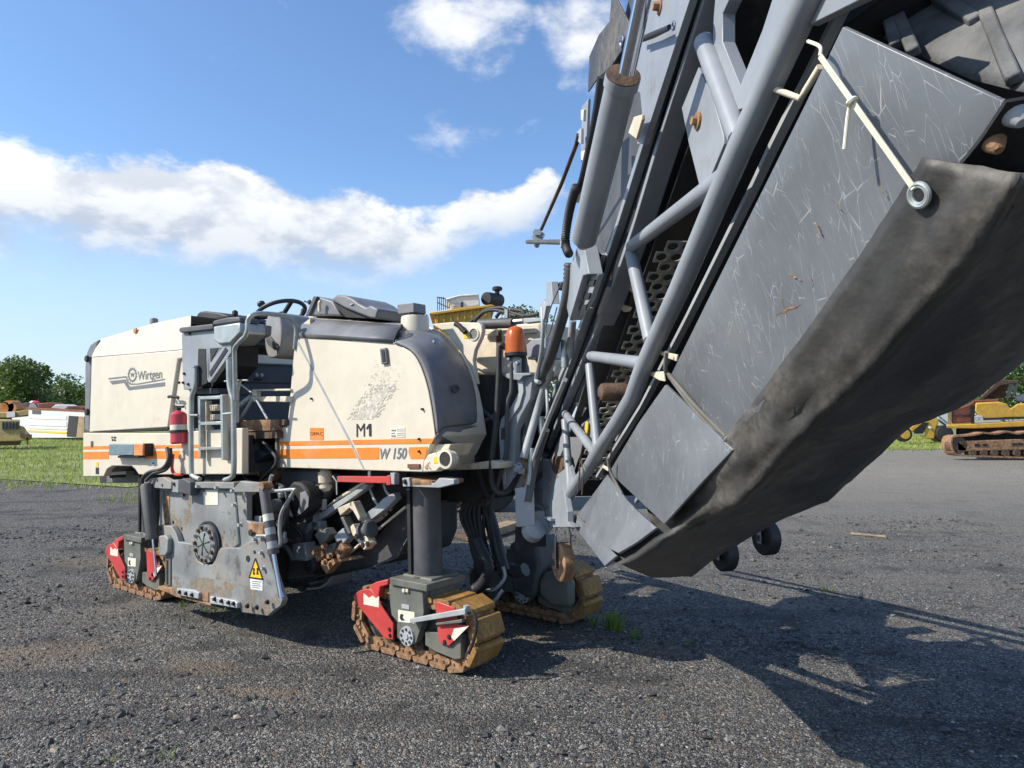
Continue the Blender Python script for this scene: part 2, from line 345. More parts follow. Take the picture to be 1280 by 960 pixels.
def gravel_material():
    m = bpy.data.materials.new('gravel_yard'); m.use_nodes = True; t = NT(m.node_tree); b = t.n['Principled BSDF']
    co = t.add('ShaderNodeTexCoord').outputs['Object']
    # aggregate of crushed asphalt: stones at two sizes, each with its own tone
    v1 = t.add('ShaderNodeTexVoronoi'); t.put(v1.inputs['Vector'], co); v1.inputs['Scale'].default_value = 120
    v2 = t.add('ShaderNodeTexVoronoi'); t.put(v2.inputs['Vector'], co); v2.inputs['Scale'].default_value = 55
    s1 = t.add('ShaderNodeSeparateColor'); t.put(s1.inputs[0], v1.outputs['Color'])
    s2 = t.add('ShaderNodeSeparateColor'); t.put(s2.inputs[0], v2.outputs['Color'])
    c = t.mix(s1.outputs[0], (.032,.031,.029,1), (.165,.158,.147,1))
    c = t.mix(t.ramp(s1.outputs[1], .86, .94), c, (.40,.385,.35,1))
    c = t.mix(t.ramp(s2.outputs[0], .90, .95), c, (.30,.27,.23,1))
    c = t.mix(t.ramp(s2.outputs[1], .97, .985), c, (.25,.15,.09,1))
    big = t.noise(co, .35, 6, .6); mid = t.noise(co, 1.3, 7, .65)
    c = t.mix(t.ramp(mid, .50, .66, 0., .85), c, t.mix(s1.outputs[0], (.020,.020,.020,1), (.065,.063,.060,1)))
    # long faint wheel marks
    mpw = t.add('ShaderNodeMapping'); t.put(mpw.inputs[0], co); mpw.inputs['Rotation'].default_value = (0, 0, math.radians(38)); mpw.inputs['Scale'].default_value = (.12, 1.6, 1)
    wm = t.noise(mpw, 1.4, 4, .6, .3); c = t.mix(t.ramp(wm, .54, .66, 0., .6), c, t.mix(s1.outputs[0], (.03,.029,.028,1), (.085,.081,.075,1))); c = t.mix(t.ramp(wm, .46, .34, 0., .4), c, (.20,.18,.15,1))
    # sandy drifts: more of them far off to the right, where wheels have worn a track
    sp = t.add('ShaderNodeSeparateXYZ'); t.put(sp.inputs[0], co); X, Y = sp.outputs[0], sp.outputs[1]
    tan = t.mix(s1.outputs[2], (.20,.165,.12,1), (.33,.28,.21,1))
    sand = t.ramp(t.noise(co, .55, 7, .65, .4), .56, .70, 0., .5)
    c = t.mix(sand, c, tan)
    # spots where sandy, rusty fines were dropped: position and half size in metres
    nz = t.noise(co, 3.5, 6, .7); spot = 0.
    for (px, py, rx, ry) in SPOTS:
        q = ground_hit(px, py); dx = t.m('DIVIDE', t.m('SUBTRACT', X, q.x), rx); dy = t.m('DIVIDE', t.m('SUBTRACT', Y, q.y), ry)
        spot = t.m('MAXIMUM', spot, t.m('EXPONENT', t.m('MULTIPLY', t.m('ADD', t.m('MULTIPLY', dx, dx), t.m('MULTIPLY', dy, dy)), -1.)))
    c = t.mix(t.m('MULTIPLY', t.ramp(t.m('ADD', spot, t.m('MULTIPLY', t.m('SUBTRACT', nz, .5), 1.6)), .35, .8), .5), c, t.mix(s1.outputs[2], (.15,.105,.068,1), (.30,.225,.15,1)))
    # a worn sandy wheel track that crosses behind the conveyor on the right
    trk = t.m('ABSOLUTE', t.m('SUBTRACT', t.m('ADD', Y, t.m('MULTIPLY', X, .12)), t.m('ADD', 20.5, t.m('MULTIPLY', t.noise(co, .2, 3), 3.))))
    trf = t.m('MULTIPLY', t.ramp(trk, .8, 4.5, 1., 0.), t.ramp(t.noise(co, .8, 6, .7), .35, .6)); trf = t.m('MULTIPLY', trf, t.ramp(X, 2., 6.))
    c = t.mix(t.m('MULTIPLY', trf, .85), c, t.mix(s1.outputs[2], (.24,.19,.13,1), (.40,.33,.24,1)))
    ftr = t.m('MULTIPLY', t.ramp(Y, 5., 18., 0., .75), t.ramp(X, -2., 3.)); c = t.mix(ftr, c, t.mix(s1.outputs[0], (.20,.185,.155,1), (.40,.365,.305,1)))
    t.put(b.inputs['Base Color'], c); b.inputs['Roughness'].default_value = .88; b.inputs['Specular IOR Level'].default_value = .35
    h = t.m('ADD', t.m('MULTIPLY', v1.outputs['Distance'], -.5), t.m('MULTIPLY', v2.outputs['Distance'], -.7))
    h = t.m('ADD', h, t.m('MULTIPLY', t.noise(co, 12, 5), 1.2))
    bp = t.add('ShaderNodeBump'); bp.inputs['Strength'].default_value = 1.; bp.inputs['Distance'].default_value = .03
    t.put(bp.inputs['Height'], h); t.l.new(bp.outputs[0], b.inputs['Normal'])
    MAT['gravel_yard'] = m
gravel_material()
def build_ground():
    xs = graded(-900, 900, -6, 6, .11, 1.09); ys = graded(-120, 1500, .6, 9, .11, 1.09)
    g = G(); g.loft([[V((x, y, ground_z(x, y))) for x in xs] for y in ys])
    o = g.ob('ground', 'gravel_yard', ang=180); o['kind'] = 'structure'
build_ground()
# ---- loose stones
def stone_mat():
    m = bpy.data.materials.new('loose_stone'); m.use_nodes = True; t = NT(m.node_tree); b = t.n['Principled BSDF']
    at = t.add('ShaderNodeAttribute', attribute_name='tone'); t.put(b.inputs['Base Color'], at.outputs['Color']); b.inputs['Roughness'].default_value = .85
    MAT['loose_stone'] = m
stone_mat()
def build_stones():
    rr = random.Random(11); vs = []; fs = []; cols = []
    base = [V(p) for p in ((1,0,0),(-.9,.2,0),(.1,1,.1),(0,-1,-.05),(.1,.1,.8),(-.1,0,-.8))]
    tri = [(0,2,4),(2,1,4),(1,3,4),(3,0,4),(2,0,5),(1,2,5),(3,1,5),(0,3,5)]
    def put(x, y, s, col):
        n = len(vs); rot = Matrix.Rotation(rr.uniform(0, 6.3), 3, 'Z') @ Matrix.Rotation(rr.uniform(-.5, .5), 3, 'X')
        sc = V((s*rr.uniform(.7,1.3), s*rr.uniform(.6,1.1), s*rr.uniform(.5,.9))); z = ground_z(x, y)
        for b_ in base:
            q = rot @ V((b_.x*sc.x*rr.uniform(.8,1.2), b_.y*sc.y*rr.uniform(.8,1.2), b_.z*sc.z)); vs.append((x+q.x, y+q.y, z+q.z+s*.18))
        for f in tri: fs.append([i+n for i in f]); cols.append(col)
    N = 0
    while N < 60000:
        u = rr.random(); y = 1.35+10*u**1.7; x = rr.uniform(-1, 1)*(.9+y*.78)
        if abs(x) > 7: continue
        cl = noise.noise(V((x*.9, y*.9, 9)))
        if rr.random() > .55+cl*.9: continue
        s = (.0035+.0065*rr.random()**2)*(1+y*.07)
        if rr.random() < .05+max(0, cl)*.12: s *= rr.uniform(1.7, 3.)
        k = rr.random()*(1. if s < .011 else .8)
        if k < .62: g_ = rr.uniform(.03,.10); c = (g_, g_, g_*1.02)
        elif k < .86: g_ = rr.uniform(.09,.2); c = (g_, g_*.97, g_*.93)
        elif k < .965: g_ = rr.uniform(.25,.42); c = (g_, g_*.94, g_*.84)
        else: g_ = rr.uniform(.6,1); c = (.30*g_, .16*g_, .085*g_)
        put(x, y, s, c); N += 1
    for (px, py, s) in [(68,935,.022),(297,761+135,.02),(180,857+80,.014),(250,859,.02),(640,680+100,.015)]:
        q = ground_hit(px, py); put(q.x, q.y, s*1.2, (.34,.27,.2))
    me = bpy.data.meshes.new('loose_gravel'); me.from_pydata(vs, [], fs); a = me.attributes.new('tone', 'FLOAT_COLOR', 'FACE')
    buf = []
    for c in cols: buf += [*c, 1.]
    a.data.foreach_set('color', buf); me.materials.append(MAT['loose_stone']); o = bpy.data.objects.new('loose_gravel', me); COL.objects.link(o)
    o['kind'] = 'stuff'; o['label'] = 'loose dark gravel scattered over the yard'; o['category'] = 'gravel'
build_stones()
# ---- grass
def leaf_mat(name, a, b_, trans=.25, rough=.55):
    m = bpy.data.materials.new(name); m.use_nodes = True; t = NT(m.node_tree); b = t.n['Principled BSDF']
    at = t.add('ShaderNodeAttribute', attribute_name='tone'); f = at.outputs['Fac']
    c = t.mix(f, (*a, 1), (*b_, 1)); t.put(b.inputs['Base Color'], c); b.inputs['Roughness'].default_value = rough
    tr = t.add('ShaderNodeBsdfTranslucent'); t.put(tr.inputs[0], t.mix(.5, c, (.25,.35,.05,1)))
    mx = t.add('ShaderNodeMixShader'); mx.inputs[0].default_value = trans; t.l.new(b.outputs[0], mx.inputs[1]); t.l.new(tr.outputs[0], mx.inputs[2])
    t.l.new(mx.outputs[0], t.n['Material Output'].inputs[0]); MAT[name] = m
leaf_mat('grass', (.20,.25,.045), (.46,.48,.13), .35)
leaf_mat('weed', (.08,.16,.025), (.20,.28,.05), .3)
leaf_mat('tree_leaf', (.040,.075,.022), (.12,.18,.05), .3)
leaf_mat('tree_leaf_blue', (.038,.07,.028), (.11,.155,.06), .28)
class Cards:
    def __init__(s): s.v = []; s.f = []; s.t = []
    def tri(s, a, b, c, t): n = len(s.v); s.v += [tuple(a), tuple(b), tuple(c)]; s.f.append((n,n+1,n+2)); s.t.append(t)
    def quad(s, p, u, w, t): n = len(s.v); s.v += [tuple(p-u), tuple(p-w*.6+u*.1), tuple(p+u), tuple(p+w*.6-u*.1)]; s.f.append((n,n+1,n+2,n+3)); s.t.append(t)
    def ob(s, name, m, parent=None):
        me = bpy.data.meshes.new(name); o0 = root_loc(parent) if parent else V(); me.from_pydata([(v[0]-o0.x, v[1]-o0.y, v[2]-o0.z) for v in s.v], [], s.f)
        a = me.attributes.new('tone', 'FLOAT', 'FACE'); a.data.foreach_set('value', s.t); me.materials.append(MAT[m])
        o = bpy.data.objects.new(name, me); COL.objects.link(o)
        if parent: o.parent = parent
        return o
def grass_patch(name, label, inside, x0, x1, y0, y1, n, hgt, wid, seed):
    rr = random.Random(seed); c = Cards(); k = 0
    while k < n:
        x = rr.uniform(x0, x1); u = rr.random(); y = y0+(y1-y0)*u**1.5; k += 1
        e = inside(x, y)
        if rr.random() > e: continue
        h = hgt*rr.uniform(.5, 1.3)*(.5+.5*e); w = wid*(1+(y-y0)*.03); a = rr.uniform(0, 6.28); ln = rr.uniform(-.5, .5)*h; z = ground_z(x, y)-.01
        c.tri((x-w*math.cos(a), y-w*math.sin(a), z), (x+w*math.cos(a), y+w*math.sin(a), z), (x+ln, y+rr.uniform(-.4,.4)*h, z+h), min(1, max(0, .5+noise.noise(V((x*.25,y*.25,1)))*.7+rr.uniform(-.25,.25))))
    o = c.ob(name, 'grass'); o['kind'] = 'stuff'; o['label'] = label; o['category'] = 'grass'
def left_edge(x, y):
    lim = -5.2-(y-13.)*.56      # the yard's edge runs away to the left
    far = 14.5+2*noise.noise(V((x*.3, 0, 2)))-(x+10)*.35
    e = (y-far)/3.; return max(0., min(1., e+.6*noise.noise(V((x*.5,y*.5,0)))))
grass_patch('long_grass', 'long green grass beyond the yard on the left', left_edge, -62, -5, 13, 75, 120000, .13, .018, 5)
grass_patch('verge_grass', 'low green grass verge under the yellow loader on the right', lambda x, y: max(0, min(1, (y-33-.02*x+2*noise.noise(V((x*.3,y*.1,4))))/3)), 10, 75, 31, 62, 70000, .14, .025, 6)
def grass_sheet(name, pts, z):
    g = G(); g._a([V((x, y, z)) for x, y in pts], [tuple(range(len(pts)))]); o = g.ob(name, turf); o['kind'] = 'structure'
def turf_mat():
    m = bpy.data.materials.new('turf'); m.use_nodes = True; t = NT(m.node_tree); b = t.n['Principled BSDF']; co = t.add('ShaderNodeTexCoord').outputs['Object']
    c = t.mix(t.ramp(t.noise(co, .4, 6, .6), .35, .65), (.18,.22,.045,1), (.42,.43,.14,1)); t.put(b.inputs['Base Color'], t.mix(t.ramp(t.noise(co, 9, 4, .7), .3, .7), c, (.05,.08,.018,1), 'MIX')); b.inputs['Roughness'].default_value = .9
    return m
turf = turf_mat()
grass_sheet('grass_field', [(-16,19.5),(-8.5,15.8),(-7,22),(-9,40),(-12,80),(10,140),(-300,400),(-400,60),(-60,30)], .012)
grass_sheet('grass_verge', [(12,34.5),(30,34.8),(60,35.5),(120,36),(400,300),(40,200),(12,60)], .012)
# weeds in the gravel
def weed(px, py, h, n, label, spread=.06):
    q = ground_hit(px, py); rr = random.Random(int(px*7+py)); c = Cards(); z = ground_z(q.x, q.y)
    for i in range(n):
        a = rr.uniform(0, 6.28); r = rr.uniform(0, spread); b = V((q.x+r*math.cos(a), q.y+r*math.sin(a), z-.005)); L = h*rr.uniform(.5,1.1); out = V((math.cos(a), math.sin(a), 0))*L*rr.uniform(.2,.8)
        s_ = V((-math.sin(a), math.cos(a), 0))*h*.045; m_ = b+out*.45+V((0,0,L*.65)); tip = b+out+V((0,0,L*rr.uniform(.5,1))); t_ = rr.random()
        c.tri(b-s_, b+s_, m_+s_*.8, t_); c.tri(b-s_, m_+s_*.8, m_-s_*.8, t_); c.tri(m_-s_*.8, m_+s_*.8, tip, t_)
    o = c.ob('weed', 'weed'); tag(o, label, 'weed')
    if spread > .1: o['kind'] = 'stuff'; o.name = 'weed_patch'
weed(767,785,.17,46,'tall tuft of grass right beside the far front track',.09); weed(793,797,.09,30,'bright low tuft of grass nearest right of the front tracks',.05)
weed(742,782,.13,12,'thin grass stalks at the tip of the far front track',.03); weed(228,756,.06,18,'tiny green sprout under the rear end of the side plate',.03)
weed(270,765,.07,30,'sparse weeds under the middle of the grey side plate',.16); weed(860,803,.06,16,'small weed in the conveyor shadow',.04); weed(205,945,.05,18,'pale weed at the bottom edge on the left',.05)
weed(290,772,.04,40,'low scattered weeds in front of the grey side plate',.25); weed(140,950,.04,12,'tiny weed in the bottom left gravel',.03); weed(1035,738,.08,20,'small weed near the upper edge of the shadow',.06)
# ---- trees
def tree(name, label, px, base_y, dist, top_py, wid, leafs, n, seed, group='trees along the horizon', shape=1.):
    rr = random.Random(seed); d = ray(px, 522); x = d.x/d.y*dist; H = (522-top_py)/F*dist+1.55
    root = thing(name, label, 'tree', (x, dist, 0), group)
    g = G(); tr = V((x, dist, 0)); tops = []
    g.tube([tr, tr+V((rr.uniform(-.2,.2), 0, H*.25)), tr+V((rr.uniform(-.4,.4), 0, H*.55))], 1, 8, True, [H*.032, H*.025, H*.012])
    lobes = []
    for i in range(15):
        a = rr.uniform(0, 6.28); e = rr.uniform(.22, .93); rad = wid*math.sqrt(max(.05, 1-((e-.52)/.52)**2))*rr.uniform(.25,.82)
        p = V((x+rad*math.cos(a), dist+rad*math.sin(a), H*e)); lobes.append((p, wid*rr.uniform(.26,.46)))
        g.tube([tr+V((0,0,H*min(.5,e*.6))), (tr+V((0,0,H*e*.75))+p)/2, p], 1, 5, True, [H*.010, H*.006, H*.002])
    g.ob('trunk', 'bark', root)
    c = Cards()
    for i in range(n):
        p, r = lobes[rr.randrange(len(lobes))]
        v = V((rr.gauss(0,1), rr.gauss(0,1), rr.gauss(0,1))).normalized()*r*rr.random()**.38; v.z *= .8; q = p+v
        if q.z < .3: continue
        nn = V((rr.gauss(0,1), rr.gauss(0,1), rr.gauss(.6,1))).normalized(); u = nn.cross(V((rr.gauss(0,1),rr.gauss(0,1),rr.gauss(0,1)))).normalized(); w = nn.cross(u)
        s_ = wid*rr.uniform(.026,.05); c.quad(q, u*s_, w*s_, min(1, max(0, .45+.35*noise.noise(q*.6)+rr.uniform(-.3,.3))))
    c.ob('crown', leafs, root)
tree('broadleaf_tree','tall bushy tree furthest left, cut by the picture edge',2,0,85,450,6.5,'tree_leaf_blue',7000,1)
tree('broadleaf_tree','round green tree behind the red roofed junk on the left',46,0,80,457,5.4,'tree_leaf',7000,2)
tree('broadleaf_tree','lower dark tree just left of the rear hood',100,0,95,478,5.6,'tree_leaf',5200,3)
tree('broadleaf_tree','low tree between the two taller ones on the left',74,0,100,488,5.6,'tree_leaf',4600,4)
tree('broadleaf_tree','green tree at the right picture edge above the excavator',1292,0,62,438,5.2,'tree_leaf',5600,5)
tree('broadleaf_tree','dark tree behind the small yellow loader and conveyor tarp',1215,0,85,470,5.,'tree_leaf',3800,6)
tree('broadleaf_tree','tree top showing over the hoses beside the conveyor',654,0,80,386,5.5,'tree_leaf',4200,8)
# ---- background machines and junk
def Q(px, py, d): return CAM+ray(px, py)*(d/ray(px, py).y)
LV = Frame((0,0,0),(1,0,0),(0,1,0),(0,0,1))
def slab(g, pts, d, dep, cr=ID):
    q = [Q(*cr(*p), d(p[0]) if callable(d) else d) for p in pts]; m_ = sum(q, V())/len(q); return g.prism(q, V((m_.x/m_.y, 1, 0))*dep)
B1 = crop(0,420,4.8); B2 = crop(1060,440,5.332)
def background_left():
    d = lambda x: 1/(1/53+(x-70)/438*(1/47-1/53))
    D = lambda k: (lambda x: d(x)+k)
    r = thing('site_trailer', 'long white site trailer with open dark doorway and rusty roof on the left grass', 'trailer', Q(70, 549, 50)*1)
    r.location.z = 0
    g = G(); slab(g, [(170,432),(508,450),(508,612),(150,612),(70,492),(170,482)], d, 2.4, B1); g.ob('wall', 'white', r, bevel=.03)
    for y0, y1 in ((470,500),(505,540),(545,560)): g = G(); slab(g, [(175,y0),(400,y0+8),(400,y1+4),(175,y1-4)], D(-.06), .05, B1); g.ob('panel', 'white', r, bevel=.01)
    g = G(); slab(g, [(165,565),(400,575),(400,586),(165,574)], D(-.06), .05, B1); g.ob('stripe', 'yellow_sign', r)
    g = G(); slab(g, [(412,478),(470,482),(460,607),(400,603)], D(-.05), .04, B1); g.ob('doorway', 'near_black', r)
    g = G(); slab(g, [(472,482),(505,484),(505,610),(458,607)], D(-.07), .05, B1); g.ob('door', 'wood', r)
    g = G(); slab(g, [(192,445),(245,447),(245,470),(192,468)], D(-.05), .04, B1); g.ob('window', 'grey_dark', r)
    g = G(); slab(g, [(80,425),(200,428),(508,444),(508,454),(170,440),(80,432)], D(-.1), 2.6, B1); g.ob('roof', 'rust_red', r)
    g = G(); slab(g, [(150,610),(508,622),(508,632),(150,622)], D(+.1), 2.2, B1); g.ob('skid', 'near_black', r)
    d2 = 52
    for nm, lb, pts, m in [('roof_sheet','rusty red sheet lying on the white trailer roof',[(230,405),(300,398),(330,410),(300,436),(225,430)],'rust_red'),
                           ('tank_section','curved pale sheet on the white trailer roof',[(300,432),(330,412),(380,410),(412,420),(390,442)],'white'),
                           ('rusty_tank','brown rusty drum at the right end of the trailer roof',[(392,442),(415,420),(465,418),(500,432),(500,450),(450,448)],'rust_red')]:
        g = G(); q = [Q(*B1(*p), d2-1.2) for p in pts]; g.prism(q, V((0,1.3,0))); o = g.ob(nm, m, bevel=.05); tag(o, lb, 'scrap')
    r = thing('red_tractor', 'small red tractor body behind the white trailer', 'tractor', V((Q(40,500,56).x, 56, 0)))
    g = G(); slab(g, [(150,425),(165,400),(195,385),(235,390),(245,405),(225,420),(215,432)], 56, 1.6, B1); g.ob('hood', 'extinguisher', r, bevel=.12)
    g = G(); slab(g, [(170,432),(180,405),(205,402),(222,425),(222,440)], 55.9, .1, B1); g.ob('grille', 'grey_light', r)
    g = G(); c = Q(*B1(160,450), 56); g.lathe(c, (0,1,0), [(-.1,.3),(0,.7),(.3,.7),(.4,.3)], 18); c = Q(*B1(235,450), 56); g.lathe(c, (0,1,0), [(-.1,.3),(0,.6),(.3,.6),(.4,.3)], 18); g.ob('wheel', 'rubber', r)
    g = G(); g.box(LV, c.x-2.0, c.x+.6, 55.8, 57.2, .0, c.z-.2); g.ob('chassis', 'rust_dark', r)
    # yellow compactor at the picture edge
    d = 34
    r = thing('old_yellow_dozer', 'old dull yellow dozer cut by the left picture edge', 'dozer', V((Q(-5,560,d).x, d, 0)))
    g = G(); slab(g, [(-90,505),(0,500),(120,502),(118,540),(145,545),(165,575),(190,600),(185,625),(110,632),(-90,635)], d, 1.8, B1); g.ob('body', 'yellow_old', r, bevel=.05)
    g = G(); slab(g, [(-60,455),(60,458),(170,440),(172,475),(70,490),(-60,495)], d+2, .8, B1); g.ob('boom', 'yellow_old', r, bevel=.04)
    g = G(); slab(g, [(40,455),(90,452),(90,485),(40,490)], d+1.9, .1, B1); g.ob('panel', 'white', r)
    g = G(); slab(g, [(12,512),(110,512),(108,560),(10,562)], d-.05, .04, B1); g.ob('grille', 'olive_grey', r)
    for i in range(5): g = G(); slab(g, [(16+i*20,515),(20+i*20,515),(18+i*20,558),(14+i*20,558)], d-.09, .04, B1); g.ob('slat', 'near_black', r)
    g = G(); slab(g, [(120,585),(192,592),(192,612),(120,608)], d-.08, .1, B1); g.ob('bumper', 'rust_dark', r)
    g = G(); slab(g, [(-90,632),(130,630),(120,655),(-90,660)], d+.2, 1.4, B1); g.ob('track', 'rust_dark', r)
    g = G(); slab(g, [(158,612),(170,612),(170,655),(160,655)], d, .15, B1); g.ob('step', 'rust_dark', r)
    for i, (x, y, s_) in enumerate([(15,435,.5),(45,425,.55),(70,432,.4),(30,420,.35)]):
        c = Q(*B1(x, y), d+2.2); g = G(); g.cyl(c, c+V((0,.7,0)), s_*.6, 14); g.ob('pulley', 'orange_dirty', r)
background_left()
def background_right():
    d = 26.5
    r = thing('rusty_excavator', 'rusty yellow crawler excavator with faded body at the right edge', 'excavator', V((Q(1270,565,d).x, d+1.3, 0)))
    g = G(); slab(g, [(850,338),(1000,330),(1060,345),(1080,378),(1130,345),(1330,330),(1330,440),(1060,440),(900,455),(845,395)], d, 2.2, B2); g.ob('body', 'yellow_paint', r, bevel=.05)
    g = G(); slab(g, [(905,440),(1330,425),(1330,440),(905,455)], d-.03, .02, B2); g.ob('stripe', 'black_print', r)
    g = G(); slab(g, [(690,385),(810,345),(835,320),(1010,312),(1010,332),(850,340),(845,395),(840,470),(690,478)], d+.08, 2.2, B2); g.ob('counterweight', 'rust_red', r, bevel=.06)
    g = G(); slab(g, [(690,412),(812,405),(812,416),(690,424)], d+.05, .03, B2); g.ob('trim', 'rust_dark', r)
    g = G(); slab(g, [(665,395),(690,385),(690,478),(665,480)], d+.02, 2., B2); g.ob('tail', 'yellow_old', r)
    g = G(); slab(g, [(815,360),(842,355),(842,470),(818,470)], d+.02, .05, B2); g.ob('door_gap', 'near_black', r)
    g = G(); slab(g, [(655,485),(850,478),(1330,450),(1330,490),(850,510),(660,508)], d-.12, 2.6, B2); g.ob('deck', 'yellow_paint', r, bevel=.03)
    g = G(); slab(g, [(720,512),(1100,515),(1100,560),(720,555)], d+.5, 1.6, B2); g.ob('turntable', 'near_black', r)
    g = G(); slab(g, [(740,498),(1330,480),(1330,600),(735,600)], d+.25, 1.2, B2); g.ob('undercarriage', 'near_black', r)
    # cab of the upper structure
    g = G(); slab(g, [(865,318),(1000,190),(1020,182),(1135,192),(1140,212),(1100,212),(1020,222),(1000,235),(900,318)], d+.3, 1.4, B2); g.ob('cab_roof', 'rust_dark', r, bevel=.03)
    g = G(); slab(g, [(1072,215),(1100,212),(1082,305),(1050,308)], d+.3, .1, B2); slab(g, [(1120,210),(1138,210),(1110,300),(1095,302)], d+.3, .1, B2); g.ob('cab_post', 'grey_dark', r)
    g = G(); slab(g, [(880,310),(1000,225),(1065,220),(1045,308)], d+1., .05, B2); g.ob('cab_wall', 'rust_dark', r)
    g = G(); slab(g, [(1110,290),(1180,275),(1330,280),(1330,340),(1120,330)], d+.8, .6, B2); g.ob('engine_parts', 'grey_light', r, bevel=.05)
    g = G(); slab(g, [(842,428),(895,425),(900,460),(845,465)], d-.03, .02, B2); g.ob('badge', 'white', r)
    p = [Q(*B2(x, y), d-.06) for x, y in ((850,458),(892,456),(850,434))]; text('lettering', 'CAT', p[0], p[1], p[2], 'black_print', r)
    # crawler: frame, shoes, rollers
    dd = d-.45
    g = G(); slab(g, [(725,592),(1330,575),(1330,650),(800,662),(730,660)], dd, .35, B2); g.ob('track_frame', 'rusty', r, bevel=.03)
    for (x, y) in ((862,620),(915,620),(1110,615),(1150,613)): g = G(); c = Q(*B2(x, y), dd-.02); g.box(LV, c.x-.09, c.x+.09, c.y, c.y+.03, c.z-.04, c.z+.04); g.ob('slot', 'near_black', r)
    path = [(1330,708),(1200,705),(1050,700),(900,695),(760,690),(715,680),(692,650),(684,610),(690,575),(715,560),(780,558),(850,550),(900,538),(980,545),(1060,530),(1130,545),(1200,530),(1330,540)]
    P = smooth_path([Q(*B2(*p), dd) for p in path], 4)
    sh = None
    for i in range(0, len(P)-1):
        a, b = P[i], P[i+1]; g = G(); q = (a+b)/2; dn = V((-(b-a).z, 0, (b-a).x)).normalized()*.03
        g.hexa([a-dn-V((0,.05,0)), b-dn-V((0,.05,0)), b-dn+V((0,.5,0)), a-dn+V((0,.5,0)), a+dn-V((0,.05,0)), b+dn-V((0,.05,0)), b+dn+V((0,.5,0)), a+dn+V((0,.5,0))]); g.ob('track_shoe', 'rusty', r)
    for x in (830,905,975,1050,1125,1200,1270): c = Q(*B2(x, 672), dd); g = G(); g.cyl(c-V((0,.03,0)), c+V((0,.3,0)), .13, 12); g.ob('roller', 'rust_dark', r)
    c = Q(*B2(735,622), dd); g = G(); g.cyl(c, c+V((0,.3,0)), .33, 18); g.ob('idler', 'rust_dark', r)
    # yellow loader further back
    d = 42
    r = thing('yellow_loader', 'small yellow wheel loader half hidden behind the black conveyor tarp', 'loader', V((Q(1160,553,d).x, d, 0)))
    g = G(); slab(g, [(410,500),(520,450),(590,430),(605,470),(590,500),(575,580),(490,575),(520,545),(500,520),(460,515),(430,540)], d, 1.6, B2); g.ob('body', 'yellow_paint', r, bevel=.06)
    g = G(); slab(g, [(440,520),(500,470),(540,470),(500,545),(440,545)], d-.05, 1., B2); g.ob('linkage', 'near_black', r)
    for (x, y, R) in ((380,548,.45),(650,545,.50)):
        c = Q(*B2(x, y), d-.2); g = G(); g.lathe(c, (0,1,0), [(-.02,R*.6),(0,R*.95),(.1,R),(.35,R),(.4,R*.8)], 24); w = g.ob('wheel', 'rubber', r)
        g = G(); g.lathe(c-V((0,.06,0)), (0,1,0), [(0,R*.3),(.01,R*.62),(.06,R*.64)], 20); g.ob('rim', 'yellow_paint' if x < 500 else 'rubber', w)
    c = Q(*B2(612,545), d+1.2); g = G(); g.lathe(c, (0,1,0), [(-.02,.3),(0,.5),(.35,.5),(.4,.3)], 24); g.ob('wheel', 'yellow_old', r)
    c = Q(*B2(548,503), d-.06); g = G(); g.lathe(c, (0,1,0), [(-.02,.08),(.03,.09)], 14); g.ob('badge', 'white', r)
    d = 50
    r = thing('striped_barrier', 'blue and white striped panel behind the yellow loader', 'barrier', V((Q(1178,552,d).x, d, 0)))
    g = G(); slab(g, [(600,415),(672,400),(672,590),(600,590)], d, .1, B2); g.ob('panel', 'white', r)
    for k in range(2): g = G(); slab(g, [(603,418+k*28),(660,465+k*22),(660,478+k*22),(603,432+k*28)], d-.05, .04, B2); g.ob('stripe', 'blue_grey' if k == 0 else 'black_print', r)
    # yellow machine with white engine box behind the milling machine
    d = 11.5
    r = thing('yellow_paver', 'yellow steel deck with white engine box seen over the milling machine', 'machine', V((Q(590,522,d).x, d+1.2, 0)))
    g = G(); slab(g, [J4(*p) for p in ((148,278),(600,200),(600,330),(640,330),(640,380),(155,370))], d, 2., ID); c0 = Q(*J4(155,350), d); g.box(LV, c0.x+.05, c0.x+1.0, d+.05, d+1.95, .5, c0.z+.05); g.ob('deck_body', 'yellow_paint', r, bevel=.01)
    for i in range(8): x = 165+i*55; y = 275-i*9.2; g = G(); slab(g, [J4(*p) for p in ((x,y),(x+10,y-2),(x+10,y+75),(x,y+77))], d-.035, .04, ID); g.ob('rib', 'yellow_paint', r)
    g = G(); slab(g, [J4(*p) for p in ((105,260),(600,195),(640,208),(600,215),(148,278),(108,278))], d-.06, 2.1, ID); g.ob('deck_edge', 'yellow_paint', r, bevel=.01)
    g = G(); slab(g, [J4(*p) for p in ((232,150),(345,118),(500,106),(515,205),(290,236))], d+.3, .9, ID); g.ob('engine_box', 'white', r, bevel=.02)
    g = G(); slab(g, [J4(*p) for p in ((360,175),(376,172),(376,215),(360,217))], d+.28, .03, ID); g.ob('latch', 'near_black', r)
    g = G(); slab(g, [J4(*p) for p in ((240,155),(350,125),(490,118),(490,124),(350,131),(240,162))], d+.28, .03, ID); slab(g, [J4(*p) for p in ((296,185),(352,178),(352,182),(296,189))], d+.28, .03, ID); slab(g, [J4(*p) for p in ((296,208),(352,203),(352,207),(296,212))], d+.28, .03, ID); g.ob('seam', 'grey_light', r)
    g = G()
    for i in range(7): x = 172+i*16; g.bar(Q(*J4(x, 135+max(0,i-3)*18), d+.2), Q(*J4(x, 248-i*3), d+.2), .012, (0,1,0), .012)
    g.bar(Q(*J4(168,137), d+.2), Q(*J4(238,150), d+.2), .015, (0,1,0), .015); g.bar(Q(*J4(170,180), d+.2), Q(*J4(270,225), d+.2), .015, (0,1,0), .015); g.ob('railing', 'rust_dark', r)
